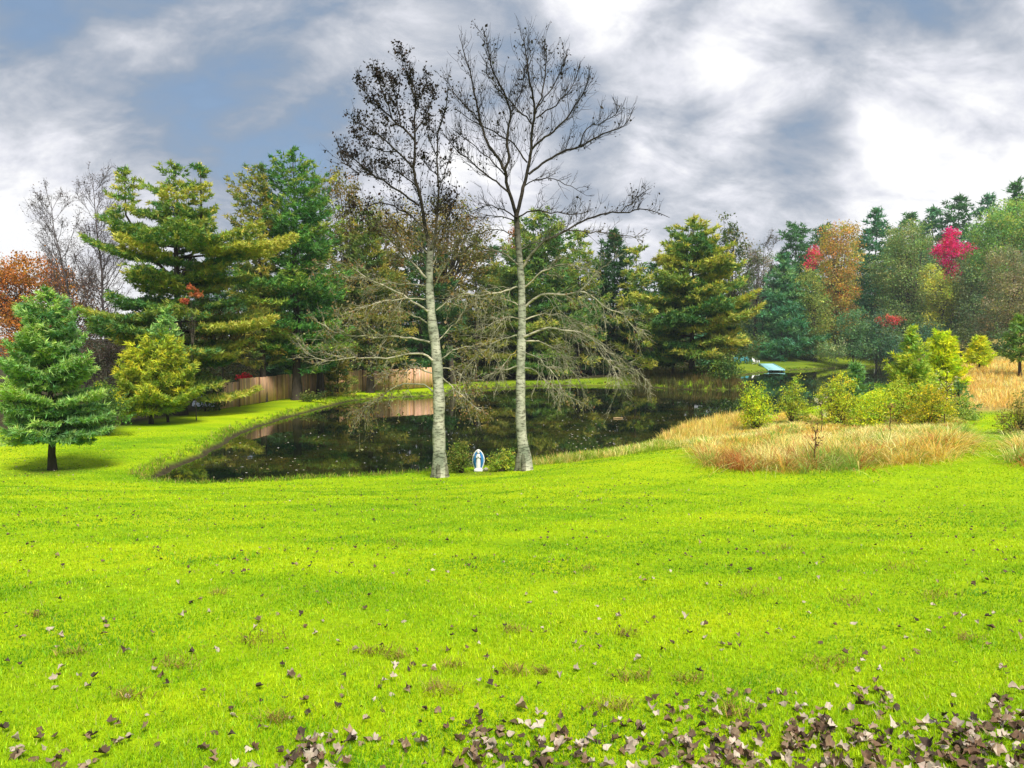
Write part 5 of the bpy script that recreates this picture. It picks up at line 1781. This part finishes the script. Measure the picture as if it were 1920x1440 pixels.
# ------------------------------------------------------------------ single stems in the rough grass
def weed(label, px, py, Y, hpx, seed, col, leafcol=None, nl=0, nbr=8):
    rng = np.random.RandomState(seed)
    p = at(px, py, Y)
    p[2] = tz(p[0], p[1])
    H = hpx * Y / F
    t = thing('weed_stem', p, label, 'plant')
    m = MB()
    sp = np.array([(rng.normal(scale=.02) + .03 * H * s, 0, H * s - .03) for s in np.linspace(0, 1, 7)])
    m.tube(sp, np.linspace(.018, .006, 7), 5, col=col)
    tips = [sp[-1]]
    for i in range(nbr):
        f = rng.uniform(.35, .98)
        b = np.array([np.interp(f, np.linspace(0, 1, 7), sp[:, k]) for k in range(3)])
        az = rng.rand() * 6.28
        L = H * rng.uniform(.12, .28)
        e = b + L * np.array([math.cos(az) * .6, math.sin(az) * .6, .75])
        m.tube([b, (b + e) / 2 + (0, 0, -.03 * L), e], [.009, .007, .004], 4, col=col)
        tips += [e, (b + e) / 2]
    m.build('stem', M_BARK, t)
    if nl:
        T = np.array(tips)
        pos = T[rng.randint(len(T), size=nl)] + rng.normal(scale=.05, size=(nl, 3))
        m = MB()
        m.leaves(pos, .075, jit(leafcol, nl, .15))
        m.build('leaves', M_LEAF, t)


weed('dark dead weed stalk standing in front of the yellow shrubs', 1527, 862, 18.6, 88, 401, (.11, .065, .035), (.16, .09, .05), 40)
weed('slender stalk with pale leaves left of the loose yellow shrub', 1540, 800, 24.5, 75, 402, (.10, .07, .04), (.60, .58, .42), 46)
weed('young tree stem with whitish leaves before the bright pine sapling', 1772, 770, 25.5, 105, 403, (.09, .06, .04), (.58, .52, .34), 80, 12)
weed('stalk with brown leaves at the end of the rough patch', 1668, 800, 24, 60, 404, (.12, .08, .04), (.34, .22, .08), 40)


# ------------------------------------------------------------------ air
def haze():
    m = bpy.data.materials.new('haze')
    m.use_nodes = True
    N, L = m.node_tree.nodes, m.node_tree.links
    N.remove(N['Principled BSDF'])
    v = N.new('ShaderNodeVolumePrincipled')
    v.inputs['Color'].default_value = (.80, .90, 1, 1)
    v.inputs['Density'].default_value = HAZE
    v.inputs['Anisotropy'].default_value = .1
    L.new(v.outputs[0], N['Material Output'].inputs['Volume'])
    g = MB()
    g.box(0, 90, 14, 520, 420, 44)
    ident(g.build('haze', m), 'thin pale blue air over the pond and wood', kind='stuff')


HAZE = .00035
haze()


# ------------------------------------------------------------------ sky, sun, camera
EXPO = 1.0
G = 2 ** EXPO


def world():
    w = bpy.data.worlds.new('World')
    S.world = w
    w.use_nodes = True
    nt = w.node_tree
    N, L = nt.nodes, nt.links
    out = N['World Output']
    bg = N['Background']
    sky = N.new('ShaderNodeTexSky')
    sky.sky_type = 'NISHITA'
    sky.sun_disc = False
    sky.sun_elevation = math.radians(SUN_EL)
    sky.sun_rotation = math.radians(SUN_AZ)
    L.new(sky.outputs[0], bg.inputs[0])
    bg.inputs[1].default_value = .10
    tc = N.new('ShaderNodeTexCoord')
    nm = N.new('ShaderNodeVectorMath')
    nm.operation = 'NORMALIZE'
    L.new(tc.outputs['Generated'], nm.inputs[0])
    sp = N.new('ShaderNodeSeparateXYZ')
    L.new(nm.outputs[0], sp.inputs[0])

    def M(op, a, b=None, c=None):
        x = N.new('ShaderNodeMath')
        x.operation = op
        for i, v in enumerate((a, b, c)):
            if v is None:
                continue
            if isinstance(v, (int, float)):
                x.inputs[i].default_value = v
            else:
                L.new(v, x.inputs[i])
        return x.outputs[0]
    zz = M('ADD', M('MAXIMUM', sp.outputs[2], 0), .55)
    u, v = M('DIVIDE', sp.outputs[0], zz), M('DIVIDE', sp.outputs[1], zz)
    cb = N.new('ShaderNodeCombineXYZ')
    L.new(u, cb.inputs[0])
    L.new(v, cb.inputs[1])

    def noise(scale, det, rough, rot, sc, loc, dist=.0):
        mp = N.new('ShaderNodeMapping')
        mp.inputs['Rotation'].default_value = (0, 0, rot)
        mp.inputs['Scale'].default_value = sc
        mp.inputs['Location'].default_value = loc
        L.new(cb.outputs[0], mp.inputs[0])
        n = N.new('ShaderNodeTexNoise')
        n.inputs['Scale'].default_value = scale
        n.inputs['Detail'].default_value = det
        n.inputs['Roughness'].default_value = rough
        n.inputs['Distortion'].default_value = dist
        L.new(mp.outputs[0], n.inputs['Vector'])
        return n.outputs[0]

    def spot(az, el, r0, r1):
        """1 at a direction, falling to 0 at angular distance r1 (degrees)"""
        a, e = math.radians(az), math.radians(el)
        d = N.new('ShaderNodeVectorMath')
        d.operation = 'DOT_PRODUCT'
        d.inputs[1].default_value = (math.sin(a) * math.cos(e), math.cos(a) * math.cos(e), math.sin(e))
        L.new(nm.outputs[0], d.inputs[0])
        mr = N.new('ShaderNodeMapRange')
        mr.interpolation_type = 'SMOOTHSTEP'
        mr.inputs[1].default_value = math.cos(math.radians(r1))
        mr.inputs[2].default_value = math.cos(math.radians(r0))
        L.new(d.outputs['Value'], mr.inputs[0])
        return mr.outputs[0]
    n1 = noise(2.3, 11, .58, .6, (1, 1.35, 1), (3.1, 1.7, 0), .35)
    n2 = noise(6.5, 10, .6, -.5, (1, 1.5, 1), (7.3, 2.2, 0), .35)
    f = M('ADD', M('MULTIPLY_ADD', n1, .98, .045), M('MULTIPLY_ADD', n2, .66, -.315))
    # brighter break in the cloud to the right, thin blue cloud to the upper left, pale band at the horizon
    for az, el, r0, r1, k in [(33, 13, 2, 13, .22), (18, 19.5, 0, 6, .20), (5.5, 23.5, 0, 5, .22), (20, 11, 1, 9, .03), (29, 23, 0, 6, -.12),
                              (-30, 7.5, 1, 10, .28), (-4, 9, 2, 12, .18), (12, 8, 1, 10, .10), (-25, 18, 3, 16, -.10), (-31, 22, 0, 8, -.08), (-12, 24, 1, 8, .05), (26, 7, 1, 9, .10), (8, 15, 1, 9, -.04)]:
        f = M('ADD', f, M('MULTIPLY', spot(az, el, r0, r1), k))
    mr = N.new('ShaderNodeMapRange')
    mr.interpolation_type = 'SMOOTHSTEP'
    mr.inputs[1].default_value = .20
    mr.inputs[2].default_value = .02
    L.new(sp.outputs[2], mr.inputs[0])
    f = M('ADD', f, M('MULTIPLY', mr.outputs[0], .10))
    r = N.new('ShaderNodeValToRGB')
    e = r.color_ramp.elements
    stops = [(.34, (.22, .32, .47)), (.46, (.29, .37, .49)), (.55, (.43, .48, .57)), (.64, (.60, .63, .70)), (.73, (.82, .83, .90)), (.82, (1.05, 1.05, 1.06))]
    while len(e) < len(stops):
        e.new(.5)
    for k, (p, c) in enumerate(stops):
        e[k].position = p
        e[k].color = (*c, 1)
    L.new(f, r.inputs[0])
    b2 = N.new('ShaderNodeBackground')
    L.new(r.outputs[0], b2.inputs[0])
    b2.inputs[1].default_value = 1.0 / G
    ms = N.new('ShaderNodeMixShader')
    mf = N.new('ShaderNodeMapRange')
    mf.inputs[1].default_value = .30
    mf.inputs[2].default_value = .50
    mf.inputs[3].default_value = .80
    mf.inputs[4].default_value = 1.0
    L.new(f, mf.inputs[0])
    L.new(mf.outputs[0], ms.inputs[0])
    L.new(bg.outputs[0], ms.inputs[1])
    L.new(b2.outputs[0], ms.inputs[2])
    L.new(ms.outputs[0], out.inputs[0])


SUN_EL, SUN_AZ = 52, 158       # azimuth clockwise from +Y: sun high behind the camera's right shoulder
world()
sl = bpy.data.lights.new('sun', 'SUN')
sl.energy = 3.3
sl.angle = math.radians(20)
sl.color = (1, .95, .84)
so = bpy.data.objects.new('sun', sl)
COL.objects.link(so)
a_, e_ = math.radians(SUN_AZ), math.radians(SUN_EL)
from mathutils import Vector
dv = Vector((math.sin(a_) * math.cos(e_), math.cos(a_) * math.cos(e_), math.sin(e_)))
so.rotation_euler = dv.to_track_quat('Z', 'Y').to_euler()
so.location = (20, -30, 60)

cam = bpy.data.cameras.new('camera')
cam.sensor_width = 36
cam.lens = 36 * F / 1920
cam.clip_end = 4000
cam.clip_start = .1
co = bpy.data.objects.new('camera', cam)
COL.objects.link(co)
co.location = (0, 0, CAMZ)
co.rotation_euler = (math.pi / 2 - PITCH, 0, 0)
S.camera = co
S.view_settings.view_transform = 'Standard'
S.view_settings.look = 'None'
S.view_settings.exposure = EXPO
S.view_settings.gamma = 1
S.render.film_transparent = False
S.cycles.use_denoising = True
S.cycles.max_bounces = 6
S.cycles.transparent_max_bounces = 4
S.cycles.diffuse_bounces = 3
S.cycles.glossy_bounces = 3
S.cycles.transmission_bounces = 3
